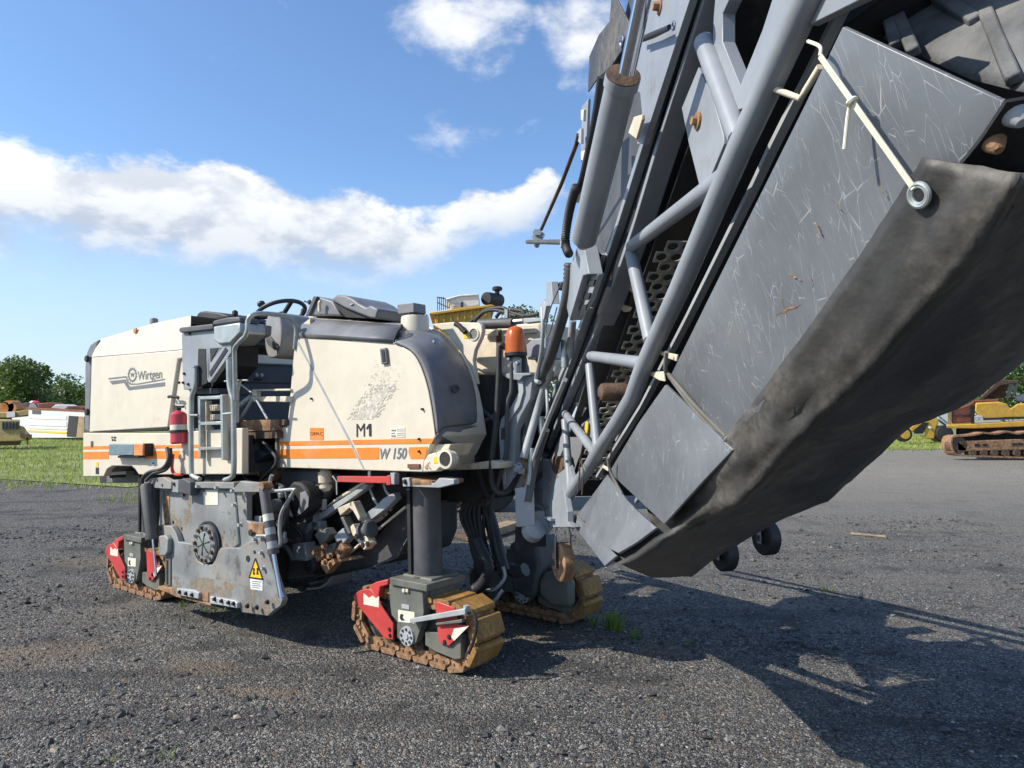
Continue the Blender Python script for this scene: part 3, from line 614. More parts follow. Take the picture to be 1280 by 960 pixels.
    for (wx, wy) in ((c0.x+.15, d+.3), (c0.x+.15, d+1.7), (c0.x+.9, d+.3), (c0.x+.9, d+1.7)): g = G(); g.lathe((wx, wy-.12, .42), (0,1,0), [(0,.2),(.02,.4),(.05,.42),(.2,.42),(.24,.3)], 20); g.ob('wheel', 'rubber', r)
    c = Q(*J4(560,148), d+.4); e = Q(*J4(668,165), d+.75); g = G(); g.lathe(c, e-c, [(0,.10),(.01,.11),(.06,.115),(.4,.115),(.42,.09)], 20); w = g.ob('air_cleaner', 'rubber', r)
    c = Q(*J4(650,110), d+.6); g = G(); g.lathe(c, (0,0,1), [(0,.04),(.05,.045),(.06,.085),(.10,.09),(.12,.07)], 18); g.ob('rain_cap', 'rubber', w)
J1 = crop(220,370,7.3875); J2 = crop(220,480,6.857); J3 = crop(360,350,8); J4 = crop(520,350,6.4); J5 = crop(350,580,6); J6 = crop(560,400,4.364); J7 = crop(430,700,5.818); J8 = crop(120,650,7.385)
background_right()
# plank and twig on the ground
def plank(px0, py0, px1, py1, w, h, name, label, m='wood'):
    a = ground_hit(px0, py0); b = ground_hit(px1, py1); g = G(); g.bar(a+V((0,0,h/2)), b+V((0,0,h/2)), w, (0,0,1), h); tag(g.ob(name, m, bevel=.006), label, 'timber')
plank(600,674,642,660,.22,.10,'timber_plank','weathered timber beam lying on the gravel behind the front leg')
plank(572,668,598,676,.3,.05,'timber_offcut','short dark board on the gravel left of the timber beam','rust_dark')
plank(1064,668,1108,672,.05,.025,'broken_stick','short brown stick lying on the gravel on the right')
# ------------------------------------------------------------------ milling machine
YAW = math.radians(37); BP = math.radians(2.0)
U = V((math.cos(YAW), -math.sin(YAW), 0)); S = V((math.sin(YAW), math.cos(YAW), 0)); UP = V((0,0,1))
BX = (U*math.cos(BP)+UP*math.sin(BP)); BZ = (UP*math.cos(BP)-U*math.sin(BP))
BO = V((-.519, 4.399, 0)); B = Frame(BO, BX, S, BZ)
MR = thing('milling_machine', 'large cream and grey cold milling machine with a raised conveyor reaching toward the viewer', 'milling machine', B.p(-1.6, .7, 0)*1)
MR.location.z = 0
def bs(cr, pts, s): return [B.on(1, s, *cr(*p)) for p in pts]
def pl(name, m, cr, pts, s0, s1, parent=MR, bevel=.006, **k):
    """plate traced in the plane s0 and given real thickness up to s1 (depth into the machine)"""
    g = G(); g.prism(bs(cr, pts, s0), S*(s1-s0)); return g.ob(name, m, parent, bevel=bevel, **k)
def rect(x0, y0, x1, y1): return [(x0,y0),(x1,y0),(x1,y1),(x0,y1)]
def tb(name, m, cr, pts, s, r, parent=MR, seg=10, sm=5):
    """tube through traced points; every point may carry its own depth"""
    q = [B.on(1, p[2] if len(p) > 2 else s, *cr(p[0], p[1])) for p in pts]; g = G(); g.tube(smooth_path(q, sm) if sm else q, r, seg); return g.ob(name, m, parent, ang=50)
def ribbed(g, pts, r, pitch=.012):
    q = smooth_path(pts, 10); L = [0.]
    for i in range(len(q)-1): L.append(L[-1]+(q[i+1]-q[i]).length)
    n = int(L[-1]/(pitch/2)); out = []; j = 0
    for k in range(n):
        s_ = k*pitch/2
        while j < len(L)-2 and L[j+1] < s_: j += 1
        u = (s_-L[j])/max(1e-6, L[j+1]-L[j]); out.append(q[j]+(q[j+1]-q[j])*u)
    return g.tube(out, r, 9, True, [r*(1. if k%2 else .8) for k in range(len(out))])
def bolts(name, m, cr, pts, s, r, parent, h=.014):
    for p in pts:
        g = G(); q = B.on(1, s, *cr(*p))
        if name == 'hole_plug': g.lathe(q, -S, [(-.004,r),(h,r*.9)], 16)
        else: g.bolt(q, -S, r, h)
        g.ob(name, m, parent)
# ---------------- rear hood
o = pl('hood_side', 'cream', Z1, [(73,687),(83,365),(475,333),(475,371),(453,375),(410,668)], -.20, 1.5, bevel=.012)
g = G(); a = bs(Z1, [(83,364),(290,348),(475,332),(506,329)], -.20); b = bs(Z1, [(117,289),(345,221),(490,191),(510,187)], -.165)
g.loft([a, b]); a2 = [p+S*1.7 for p in a]; b2 = [p+S*1.63 for p in b]; g.loft([b, b2]); g.loft([b2, a2])
g.f.append([0,4,4+12,12]); g.v = g.v
hood = g.ob('hood_roof', 'cream', MR, ang=20)
pl('hood_front', 'cream', Z1, [(412,690),(411,668),(455,376),(475,372),(475,334),(506,330),(506,690)], -.175, 1.45, bevel=.006)
pl('hood_end', 'grey_plastic', Z1, [(52,683),(55,400),(62,345),(78,310),(110,289),(116,291),(84,366),(74,687)], -.185, 1.48, bevel=.02)
for y in (372,600): 
    g = G(); g.lathe(B.on(1,-.2,*Z1(68,y)), -S, [(0,.035),(.02,.03),(.021,.018)], 12); g.ob('tie_down','near_black',MR)
g = G(); g.lathe(B.on(1,.2,*Z1(352,212)), BZ, [(-.02,.04),(.025,.035),(.035,.01)], 12); g.ob('roof_cap','grey_plastic',MR)
pl('roof_mark', 'orange_dirty', Z1, [(262,244),(276,240),(272,258),(263,262)], -.188, -.18, bevel=0)
# lower side panel with the wheel cut-out and painted stripes
low = pl('rear_side_panel', 'cream', Z1, [(47,690),(47,877),(135,877),(150,845),(172,832),(255,832),(270,845),(285,868),(300,870),(730,868),(730,668),(412,690)], -.225, -.17, bevel=.008)
pl('rear_chassis', 'grey_dark', Z1, [(60,700),(60,860),(135,860),(172,836),(255,836),(285,860),(720,860),(720,700)], -.165, 1.4, bevel=0)
pl('chassis_web','near_black',Z1,[(120,830),(300,830),(480,880),(480,905),(120,905)],.45,1.2,bevel=0)
pl('wheel_well', 'olive_grey', Z1, [(148,905),(148,870),(160,870),(160,885),(230,885),(230,850),(265,850),(265,870),(300,870),(300,900)], .05, .3)
pl('hood_shadow_line', 'near_black', Z1, [(75,688),(410,669),(410,676),(75,692)], -.212, -.1, bevel=0)  # black strip puts the shadow line under the hood into colour
for (x0, x1) in ((48,157),(311,470),(522,560)):
    pl('orange_stripe', 'orange', Z1, [(x0,748-x0*.014),(x1,748-x1*.014),(x1,761-x1*.013),(x0,761-x0*.013)], -.2275, -.226, low, bevel=0)
    pl('orange_stripe', 'orange', Z1, [(x0,772-x0*.012),(x1,772-x1*.012),(x1,803-x1*.008),(x0,803-x0*.008)], -.2275, -.226, low, bevel=0)
lamp = pl('rear_light_box', 'blue_grey', Z1, rect(158,738,262,786), -.31, -.23, bevel=.006)
pl('marker_lens', 'orange_dirty', Z1, rect(263,737,303,788), -.315, -.23, lamp); pl('lamp_end', 'near_black', Z1, rect(304,735,311,790), -.30, -.23, lamp, 0)
pl('lamp_bracket', 'grey_dark', Z1, rect(195,788,285,797), -.29, -.23, lamp)
for (x0,y0,x1,y1,m) in ((80,725,90,752,'rust_dark'),(102,815,112,832,'yellow_sign'),(101,838,114,866,'near_black'),(168,706,174,712,'near_black'),(178,706,188,713,'near_black'),(170,716,176,724,'near_black'),(179,717,187,724,'near_black'),(341,812,354,836,'white'),(344,816,351,823,'black_print')):
    pl('marking', m, Z1, rect(x0,y0,x1,y1), -.2285-(.001 if m=='black_print' else 0), -.226, low, bevel=0)
# logo
LG = -.2025
def lg(pts, m='grey_print'): pl('logo', m, Z1, pts, LG, LG+.0015, o_logo, bevel=0)
o_logo = o
lg([(155,455),(232,446),(243,470),(253,478),(280,478),(280,483),(247,483),(238,474),(229,452),(157,461)])
lg([(160,468),(228,460),(248,492),(398,472),(398,489),(243,507),(222,475),(172,482)], 'grey_print')
lg([(280,478),(398,457),(398,462),(280,483)])
g = G(); c = B.on(1, LG, *Z1(258,441)); rx = (B.on(1,LG,*Z1(276,441))-c); ry = (B.on(1,LG,*Z1(258,412))-c)
def ringp(k): return [c+rx*math.cos(2*PI*i/48)*k+ry*math.sin(2*PI*i/48)*k for i in range(48)]
g.loft([ringp(1.0)+ringp(1.0)[:1], ringp(.76)+ringp(.76)[:1]])
for i in range(14):
    a = 2*PI*i/14; d0 = rx*math.cos(a)+ry*math.sin(a); d1 = rx*math.cos(a+.2)+ry*math.sin(a+.2); d2 = rx*math.cos(a+.32)+ry*math.sin(a+.32)
    g._a([c+d0*.98, c+d1*.98, c+d2*1.28], [(0,1,2)])
g.ob('logo_gear', 'grey_print', o)
def tx(body, cr, x0, y0, x1, y1, s, m, parent, x1y=None, **k):
    text('lettering', body, B.on(1,s,*cr(x0,y0)), B.on(1,s,*cr(x1, x1y if x1y else y0)), B.on(1,s,*cr(x0,y1)), m, parent, **k)
tx('w', Z1, 250,452,267,432,LG,'grey_print',o,451)
tx('Wirtgen', Z1, 281,476,386,426,LG,'grey_print',o,468, bold=.012)
# ---------------- fire extinguisher (hangs on the side panel)
FX = thing('fire_extinguisher','red fire extinguisher hanging on the rear side panel left of the ladder','extinguisher', B.on(1,-.26,*Z1(458,735)))
g = G(); p0 = B.on(1,-.27,*Z1(458,737)); p1 = B.on(1,-.27,*Z1(457,597)); ax = p1-p0; L = ax.length; R = .062
g.lathe(p0, ax, [(0,R*.85),(.012,R),(L*.9,R),(L*.97,R*.75),(L*1.02,R*.4)], 20); g.ob('cylinder','extinguisher',FX)
g = G(); g.lathe(p0, ax, [(L*.42,R+.001),(L*.421,R+.002),(L*.58,R+.002),(L*.581,R+.001)], 20); g.ob('label_band','sticker',FX)
g = G(); g.lathe(p0, ax, [(L*.34,R+.001),(L*.341,R+.006),(L*.42,R+.006),(L*.421,R+.001)], 20); g.ob('strap','rubber',FX)
g = G(); g.cyl(p0+ax*1.0, p0+ax*1.12, .02, 10); g.bar(p0+ax*1.1-BX*.07, p0+ax*1.13+BX*.07, .02, UP, .015); g.bar(p0+ax*1.17-BX*.07, p0+ax*1.13+BX*.06, .02, UP, .012); g.ob('valve','near_black',FX)
tb('nozzle_hose','rubber',Z1,[(450,590,-.28),(435,600,-.29),(440,640,-.30)],-.28,.009,FX)
tb('hood_handle','near_black',Z1,[(414,536),(420,534),(450,536),(455,540)],-.22,.012); tb('door_strut','grey_light',Z1,[(450,536),(462,565)],-.21,.01)
# ---------------- operator platform
A0 = B.loc(B.on(1,-.175,*Z1(506,600))).x
def pa(name, m, cr, pts, a0, a1, parent=MR, bevel=.004):
    """plate traced in the cross plane A = a0"""
    g = G(); g.prism([B.on(0,a0,*cr(*p)) for p in pts], BX*(a1-a0)); return g.ob(name, m, parent, bevel=bevel)
pa('bulkhead','navy',Z1,[(560,388),(945,398),(990,400),(990,680),(520,680),(520,388)],A0+.03,A0)
pa('bulkhead_seam','grey_dark',Z1,[(740,388),(985,397),(985,404),(740,396)],A0+.045,A0+.03); pa('bulkhead_seam','near_black',Z1,[(740,470),(985,476),(985,482),(740,476)],A0+.034,A0+.03)
pa('bulkhead_latch','near_black',J1,[(735,760),(805,762),(805,775),(735,773)],A0+.05,A0+.03)
for q in ((745,728),(792,730)): g = G(); g.bolt(B.on(0,A0+.03,*J1(*q)), BX, .012, .012); g.ob('bolt','grey_light',MR)
fz = B.loc(B.on(1,-.05,*Z1(700,690))).z; g = G(); g.box(B, A0, A0+1.0, -.05, 1.3, fz-.05, fz); g.ob('platform_floor','rust_dark',MR)

pa('sticker','blue_grey',J1,rect(782,270,820,325),A0+.004,A0+.001,bevel=0)
# console with V cut-outs painted dark
con = pl('console_panel','grey_paint',J1,[(52,345),(340,300),(380,430),(395,450),(508,440),(508,520),(320,790),(300,800),(285,770),(275,490),(205,490),(198,850),(70,865),(60,700)],-.27,-.23,bevel=.003)
pl('console_inner','near_black',J1,[(200,480),(500,450),(500,640),(330,840),(200,850)],-.19,.05,bevel=0)
pl('console_strut','grey_paint',J1,[(390,475),(440,470),(318,615),(312,600)],-.27,-.23,con,bevel=.002)
pl('console_post','grey_paint',J1,[(286,480),(312,480),(312,735),(300,760),(288,740)],-.27,-.23,con,bevel=.002)
pl('console_slot_shade','near_black',J1,[(312,484),(388,478),(318,608)],-.2745,-.27,con,bevel=0); pl('console_slot_shade','near_black',J1,[(305,705),(455,475),(476,500),(318,745)],-.2745,-.27,con,bevel=0); pl('console_slot_shade','near_black',J1,[(205,492),(272,492),(280,760),(290,800),(205,845)],-.2745,-.27,con,bevel=0)  # thin black plates paint the shade of recessed slots onto the panel
pl('console_base','navy',J1,[(80,850),(210,850),(390,850),(390,905),(200,905),(130,870)],-.2,.2,bevel=.004)
pl('red_hose','red',J1,rect(265,540,284,690),-.2,-.19,bevel=0)
pl('armrest_pad','grey_dark',J1,[(25,310),(35,290),(330,255),(340,290),(335,310),(45,340),(28,330)],-.30,-.08,bevel=.015)
pl('armrest_pad','grey_dark',J1,[(330,255),(345,225),(470,195),(580,190),(592,238),(340,272)],-.29,-.12,bevel=.012)
pl('control_pod','galv',J1,[(342,280),(585,242),(595,335),(495,438),(392,445),(350,410)],-.295,-.08,bevel=.012)
pl('control_pod_side','grey_plastic',J1,[(597,245),(640,245),(718,258),(712,350),(650,385),(600,350)],-.14,.02,bevel=.01)
g = G(); g.lathe(B.on(1,-.1,*J1(545,190)), BZ, [(-.03,.008),(0,.012),(.015,.024),(.04,.022),(.05,.008)], 12); g.ob('joystick','rubber',MR)
seat = pl('seat_back','rubber',J1,[(185,270),(190,170),(215,145),(260,138),(380,150),(450,170),(485,188),(345,225),(330,255)],.15,.55,bevel=.03)
pl('seat_shell','grey_dark',J1,[(120,278),(140,195),(185,180),(185,272)],.1,.6,bevel=.02)
pl('operator_seat','rubber',J1,[(560,545),(600,525),(700,535),(740,550),(738,610),(560,625)],.45,.9,bevel=.03)
pl('seat_base','near_black',J1,[(480,560),(560,560),(570,620),(680,625),(680,760),(480,790)],.4,.9,bevel=.02)
pl('seat_bellows','rubber',J1,[(590,440),(640,400),(660,430),(640,470),(590,480)],.3,.5,bevel=.02)
bolts('bolt','near_black',J1,[(125,348),(75,717),(65,800),(112,815),(30,800)],-.275,.008,con)
# steering wheel and column
c = B.on(1,.42,*J1(968,158)); ax = (BZ*.92+BX*-.38).normalized()
sw = G(); sw.torus(c, ax, .205, .018, 36, 8); x_ = ax.cross(S).normalized()
for a in (.4, 2.5, 4.6): dd = (S*math.cos(a)+x_*math.sin(a)); sw.bar(c+dd*.03-ax*.03, c+dd*.2, .035, ax, .018)
sw.lathe(c-ax*.06, ax, [(0,.05),(.05,.045),(.06,.03)], 14); sw_o = sw.ob('steering_wheel','rubber',MR)
k_ = B.on(1,.35,*J1(795,105)); g = G(); g.lathe(k_-ax*.02, ax, [(0,.012),(.02,.02),(.05,.035),(.07,.03),(.08,.01)], 12); g.ob('spinner_knob','rubber',sw_o)
g = G(); g.cyl(c-ax*.18, c-ax*.04, .03); g.ob('steering_shaft','grey_plastic',MR)
pc = B.on(1,.15,*J1(895,360)); g = G()
def oval(cn, sx, sz): return [cn+BX*sx*math.cos(2*PI*i/24)*abs(math.cos(2*PI*i/24))**-.35*1.+BZ*sz*math.sin(2*PI*i/24) if abs(math.cos(2*PI*i/24)) > .05 else cn+BZ*sz*math.sin(2*PI*i/24) for i in range(24)]
r0 = oval(pc, .115, .185); rr_ = [r0[0:]+r0[:1]]; far = [p+S*.6 for p in r0]
g.prism(r0, S*.45); g.ob('column_housing','grey_mid',MR,bevel=.012)
pl('housing_lower','grey_dark',J1,[(825,400),(860,370),(940,470),(930,488),(880,478),(845,450)],.13,.15,bevel=.005)
# tall grab rail and ladder tubes
tb('grab_rail','galv',J1,[(548,960,-.29),(545,800,-.30),(540,560,-.32),(545,480,-.33),(590,420,-.34),(640,370,-.34),(660,310,-.34),(662,240,-.34),(690,185,-.33),(760,162,-.28),(900,168,-.18),(1040,195,-.08),(1100,255,-.03),(1115,370,-.01)],-.2,.017)
tb('grab_rail','galv',J2,[(545,-30,-.25),(525,60,-.25),(522,330,-.25)],-.25,.015,sm=0)
tb('ladder_rail','galv',Z1,[(530,402),(530,470),(526,500),(514,535),(511,600),(512,840),(520,875),(548,888)],-.30,.019)
tb('ladder_rail','galv',Z1,[(672,368),(674,470),(682,520),(691,560),(694,700),(694,850),(684,880),(655,893)],-.30,.019)
tb('grab_bar','galv',J2,[(120,268),(190,268)],-.31,.009,sm=0); tb('grab_bar','galv',J2,[(405,258),(480,250)],-.31,.009,sm=0); tb('grab_bar','galv',J1,[(450,788),(560,780),(660,778)],-.27,.007,sm=0)
tb('cap','galv',Z1,[(672,365),(672,372)],-.30,.024,sm=0); tb('cap','galv',Z1,[(530,402),(530,409)],-.30,.024,sm=0)
lad = pl('ladder_stile','galv',J2,[(185,105),(205,105),(212,640),(195,640)],-.285,-.24,bevel=.003)
pl('ladder_stile','galv',J2,[(375,92),(395,92),(408,650),(388,650)],-.285,-.24,bevel=.003); pl('ladder_web','cream_old',J2,[(396,90),(418,92),(440,650),(409,655)],-.25,-.20,bevel=.003)
for y0, y1 in ((100,128),(320,348),(535,562)): pl('ladder_rung','galv',J2,[(190,y0+6),(385,y0),(385,y1),(190,y1+6)],-.285,-.24,bevel=.003)
for y in (180,262):
    st = pl('step_tread','cream_old',J2,[(295,y),(380,y-4),(380,y+46),(295,y+50)],-.16,-.145,bevel=.002)
    for i in range(5):
        for j in range(3): g = G(); g.lathe(B.on(1,-.16,*J2(305+i*17,y+8+j*15)), -S, [(0,.009),(.008,.004)], 6); g.ob('dimple','cream',st)
for (x0,y0,x1,y1,m,s0) in ((240,180,290,215,'grey_light',-.15),(240,218,380,236,'olive_grey',-.13),(400,370,450,640,'cream_old',-.15),(150,380,185,440,'olive_grey',-.2),(445,480,475,780,'galv',-.2),(270,480,350,530,'cream',-.165),(290,640,335,700,'cream_old',-.19),(425,170,468,240,'olive_grey',-.19),(160,600,190,720,'olive_grey',-.2),(30,570,60,640,'cream_old',-.24),(420,250,470,360,'grey_dark',-.14),(220,140,258,790,'cream_old',-.17)):
    pl('ladder_bracket',m,J2,rect(x0,y0,x1,y1),s0,s0+.05,bevel=.004)
tb('gas_strut','steel',J2,[(305,375),(330,450)],-.2,.016,sm=0); tb('gas_strut','near_black',J2,[(325,420),(360,525)],-.2,.013,sm=0)
tb('ladder_hose','near_black',J2,[(262,690),(300,705),(350,690),(390,700)],-.2,.012)
pl('hose_bay','near_black',J2,[(255,730),(400,735),(430,840),(240,840)],-.18,.1,bevel=0)
# platform step, boards and struts
pl('step_beam','cream_old',J2,[(650,45),(980,40),(980,58),(690,60),(690,105),(650,105)],-.02,.02,bevel=.004)
pl('step_beam','cream_old',J2,[(640,108),(975,105),(975,155),(640,150)],-.03,.03,bevel=.004)
tb('step_strut','grey_light',J2,[(640,110),(540,190)],-.03,.02,sm=0); tb('step_strut','grey_light',J2,[(655,130),(540,320)],-.03,.012,sm=0); tb('step_strut','grey_light',J2,[(680,120),(785,300)],-.05,.009,sm=0); tb('step_strut','grey_light',J1,[(550,780),(695,890)],-.1,.007,sm=0)
pl('toe_board','rusty',J2,[(545,312),(850,305),(850,400),(545,408)],-.06,.0,bevel=.004); pl('toe_board','rust_dark',J2,[(850,305),(950,305),(950,352),(850,368)],-.02,.05,bevel=.004)
pl('red_post','red',J2,rect(795,150,815,305),.6,.65,bevel=0)
bay = pl('hydraulic_bay','rusty',J2,[(550,410),(850,410),(870,700),(840,830),(560,830)],.12,.2,bevel=0)
pl('bay_frame','cream_old',J2,[(548,405),(850,395),(850,412),(565,420),(570,800),(555,800)],-.03,.12,bevel=.004); pl('bay_post','olive_grey',J2,[(845,370),(862,370),(870,720),(850,720)],-.02,.1,bevel=.004)
pl('valve_block','near_black',J2,[(640,470),(740,465),(800,540),(760,610),(700,690),(655,690),(630,560)],.0,.12,bevel=.02)
pl('valve_block','navy',J2,[(655,590),(690,560),(770,600),(660,690),(640,680)],-.04,.06,bevel=.02)
tb('hydraulic_hose','rubber',J2,[(690,480),(610,560),(560,680),(580,780),(640,830),(760,840),(820,800)],-.05,.014)
tb('hydraulic_hose','rubber',J2,[(740,490),(830,590),(860,640),(850,700),(780,770),(720,830)],-.05,.014); tb('hydraulic_hose','rubber',J2,[(780,560),(850,610),(845,700),(760,800)],-.03,.012)
tb('hydraulic_hose','rubber',J2,[(680,475),(640,540),(600,600)],-.04,.02)
# ---------------- front cover
FC = [(50,668),(98,660),(108,580),(120,420),(128,340),(148,282),(300,290),(420,299),(557,309),(590,318),(622,335),(650,364),(672,405),(690,455),(705,510),(718,580),(728,650),(735,702),(718,733),(688,800),(680,858),(430,850),(62,838),(50,834)]
cov = pl('front_side_cover','cream',Z2,FC,0.,.5,bevel=.006)
pl('cover_seam','grey_light',Z2,[(140,300),(147,298),(378,738),(432,849),(427,850),(372,742)],-.0035,.004,cov,bevel=0)
pl('orange_stripe','orange',Z2,[(52,727),(365,721),(374,739),(52,745)],-.003,.001,cov,bevel=0); pl('orange_stripe','orange',Z2,[(376,720),(728,713),(718,735),(386,739)],-.003,.001,cov,bevel=0)
pl('orange_stripe','orange',Z2,[(52,760),(384,754),(404,797),(60,799)],-.003,.001,cov,bevel=0); pl('orange_stripe','orange',Z2,[(393,754),(492,752),(492,802),(412,803)],-.003,.001,cov,bevel=0)
pl('orange_stripe','orange',Z2,[(622,751),(700,749),(690,800),(628,801),(618,770)],-.003,.001,cov,bevel=0)
tx('M',Z2,396,707,432,651,-.003,'black_print',cov,705); pl('numeral','black_print',Z2,[(437,669),(449,651),(459,650),(460,704),(450,704),(449,666),(440,676)],-.003,-.0015,cov,bevel=0)
tx('W 150',Z2,497,803,612,756,-.003,'grey_print',cov,801,shear=.22,bold=.02)
pl('number_sticker','orange',Z2,[(196,668),(254,668),(254,720),(196,720)],-.003,.001,cov,bevel=0); tx('ORM-C',Z2,199,701,251,686,-.0045,'black_print',cov,701)
st = pl('info_sticker','sticker',Z2,[(541,668),(603,664),(603,708),(541,712)],-.003,.001,cov,bevel=0)
for (x0,y0,x1,y1) in ((546,676,564,682),(546,690,560,694),(570,672,600,674),(570,680,600,682),(570,690,600,692),(570,698,598,700),(546,700,564,706)): pl('print_line','grey_print',Z2,rect(x0,y0,x1,y1),-.0045,-.003,st,bevel=0)
pl('reflector','rust_red',Z2,rect(614,823,665,841),-.012,.0,cov,bevel=.002)
h_ = pl('cover_handle','grey_plastic',Z2,[(494,328),(520,323),(528,392),(502,396)],-.02,0,bevel=.006); pl('handle_slot','near_black',Z2,[(501,335),(515,332),(520,383),(507,386)],-.024,-.015,h_,bevel=.002)
bolts('hole_plug','near_black',Z2,[(681,588),(667,716),(667,769),(205,543)],-.002,.008,cov)
mat('mosaic', (.58,.53,.44), .5, var=.25, vscale=30, bump=0)
# worn mosaic print on the cover
gm = G(); rr = random.Random(4)
for i in range(360):
    u = rr.random(); v_ = rr.random(); x = 350+u*130+v_*95; y = 635-v_*150-(u*0); 
    if y > 632 or rr.random() < .2: continue
    s_ = rr.uniform(3,8); gm._a([B.on(1,-.0022,*Z2(x+dx,y+dy)) for dx,dy in ((0,0),(s_,-s_*.3),(s_+s_*.6,-s_*1.2),(s_*.6,-s_*.9))], [(0,1,2,3)])
for i in range(110):
    x = rr.gauss(515,40); y = rr.gauss(455,34); s_ = rr.uniform(2,4.5); gm._a([B.on(1,-.0022,*Z2(x+dx,y+dy)) for dx,dy in ((0,0),(s_,-s_*.3),(s_*1.3,-s_),(s_*.3,-s_*.8))], [(0,1,2,3)])
gm.ob('mosaic_print','light_print',cov,kind='stuff')
pl('mosaic_field','mosaic',Z2,[(380,633),(465,632),(548,490),(470,520)],-.0016,.001,cov,bevel=0)
# grey top strip: leans inwards
g = G(); a = bs(Z2, [(147,281),(300,289),(420,298),(553,308)], -.004); b = bs(Z2,[(150,264),(300,272),(425,281),(560,290)], -.012); c_ = bs(Z2, [(162,226),(320,232),(440,238),(590,244)], .05); d_ = bs(Z2, [(196,200),(330,208),(450,217),(588,228)], .12); e_ = bs(Z2, [(186,186),(330,196),(450,206),(588,220)], .30)
g.loft([a, b, c_, d_]); g.ob('top_strip','grey_plastic',MR,ang=20,solid=.004)
g = G(); e2 = [p+S*.25 for p in e_]; g.loft([d_, e_, e2]); lo = [p-BZ*.1 for p in d_]; g.loft([d_, lo]); g.ob('cover_roof','cream',MR,solid=.004)
pl('cover_rear_end','cream_old',Z2,[(150,278),(165,224),(196,200),(200,270)],.06,.5,bevel=0)
# rounded grey nose cover
c0 = [(560,306),(592,317),(624,334),(652,363),(675,405),(693,455),(708,510),(721,580),(731,650),(737,700)]
c1 = [(572,272),(612,280),(655,300),(692,332),(722,378),(742,430),(757,490),(767,560),(770,620),(770,664)]
c2 = [(592,238),(645,240),(692,252),(738,280),(776,322),(803,375),(820,430),(836,500),(846,580),(850,662)]
c3 = [(600,228),(650,228),(700,237),(762,266),(820,318),(866,392),(892,450),(910,520),(920,590),(930,656)]
rows = [bs(Z2, c0, -.004), bs(Z2, [(x*.75+X*.25, y*.75+Y*.25) for (x,y),(X,Y) in zip(c0,c1)], -.012), bs(Z2, [(x*.3+X*.7, y*.3+Y*.7) for (x,y),(X,Y) in zip(c0,c1)], .02), bs(Z2, c1, .07), bs(Z2, c2, .24), bs(Z2, c3, .46)]
g = G(); g.loft(rows); bot = [r[-1] for r in rows]; under = [p for p in bs(Z2, [(720,735),(726,735),(738,735),(760,735),(800,735),(862,735)], .3)]
nose = g.ob('nose_cover','grey_plastic',MR,solid=.006,subd=1,ang=60)
g = G(); b0 = bs(Z2,[(737,701),(770,666),(850,664),(930,657)],.0); b0 = [B.on(1,s_,*Z2(*p)) for p,s_ in zip([(737,701),(770,666),(850,664),(930,657)],(-.004,.07,.24,.46))]; b1 = [B.on(1,s_,*Z2(*p)) for p,s_ in zip([(719,736),(760,738),(815,738),(862,736)],(.0,.07,.22,.40))]
g.loft([b0,b1]); g.ob('nose_underside','grey_plastic',MR,solid=.006)
g = G(); g.lathe(B.on(1,.18,*Z2(822,500)), (BX-S*.3).normalized(), [(-.01,.03),(.006,.028),(.007,.016),(.0,.015)], 14); g.ob('nose_bolt','grey_dark',nose); g = G(); g.lathe(B.on(1,.16,*Z2(738,295)), (BX+BZ-S*.3).normalized(), [(-.01,.025),(.006,.022)], 14); g.ob('nose_bolt','steel',nose)
tb('nose_trim','near_black',Z2,[(590,228,.1),(588,240,.06),(570,262,.0),(556,300,-.012)],0,.009)
tb('nose_edge','near_black',Z2,[(x,y) for x,y in c0],-.008,.004); tb('nose_edge','cream',Z2,[(x+2,y) for x,y in c3[2:]]+[(905,690),(862,738),(800,808)],.47,.008)
pl('front_corner','cream_old',Z2,[(712,738),(800,738),(775,790),(700,805)],.04,.26,bevel=.004)
eye = pl('tow_eye_plate','cream',Z2,[(680,858),(684,812),(702,782),(762,766),(790,768),(806,782),(810,802),(803,824),(785,838),(752,840),(738,856)],-.01,.05,bevel=.008)
g = G(); g.lathe(B.on(1,-.012,*Z2(778,802)), -S, [(-.01,.062),(.006,.058),(.007,.045),(-.012,.044)], 24); g.ob('eye_rim','cream',eye); g = G(); g.lathe(B.on(1,-.012,*Z2(778,802)), -S, [(-.01,.044),(.002,.042)], 24); g.ob('eye_hole','near_black',eye)
pl('hook_sticker','yellow_sign',Z2,[(728,793),(752,792),(745,818),(728,820)],-.0125,-.01,eye,bevel=0)
pl('front_beam','cream_old',J6,[(0,790),(140,780),(240,765),(280,780),(280,810),(0,820)],.35,.6,bevel=.006)
# filler cap, display boxes
g = G(); p0 = B.on(1,.3,*Z2(648,238)); g.lathe(p0, BZ, [(-.05,.098),(.05,.098),(.075,.094),(.08,.08)], 28); g.ob('filler_neck','cream',MR,ang=40)
for i in range(10): a = 2*PI*i/10; g = G(); g.bolt(p0+BZ*.08+(BX*math.cos(a)+S*math.sin(a))*.08, BZ, .007); g.ob('bolt','rust_dark',MR)
pl('cap_box','grey_plastic',Z2,[(570,140),(640,131),(642,172),(574,180)],.22,.34,bevel=.004)
def jx(name, m, pts, s0, s1, **k): return pl(name, m, J3, pts, s0, s1, **k)
jx('display_console','grey_plastic',[(178,358),(262,158),(330,172),(440,205),(525,358),(400,352)],.12,.42,bevel=.012); jx('console_edge','grey_dark',[(172,358),(255,160),(290,165),(205,358)],.10,.13,bevel=.004)
jx('folded_console','grey_plastic',[(425,198),(490,145),(570,152),(650,190),(700,230),(780,275),(820,250),(900,290),(878,388),(820,380),(560,275)],.10,.5,bevel=.012); jx('folded_console_inside','near_black',[(428,205),(820,382),(580,372),(500,290)],.13,.5,bevel=0)
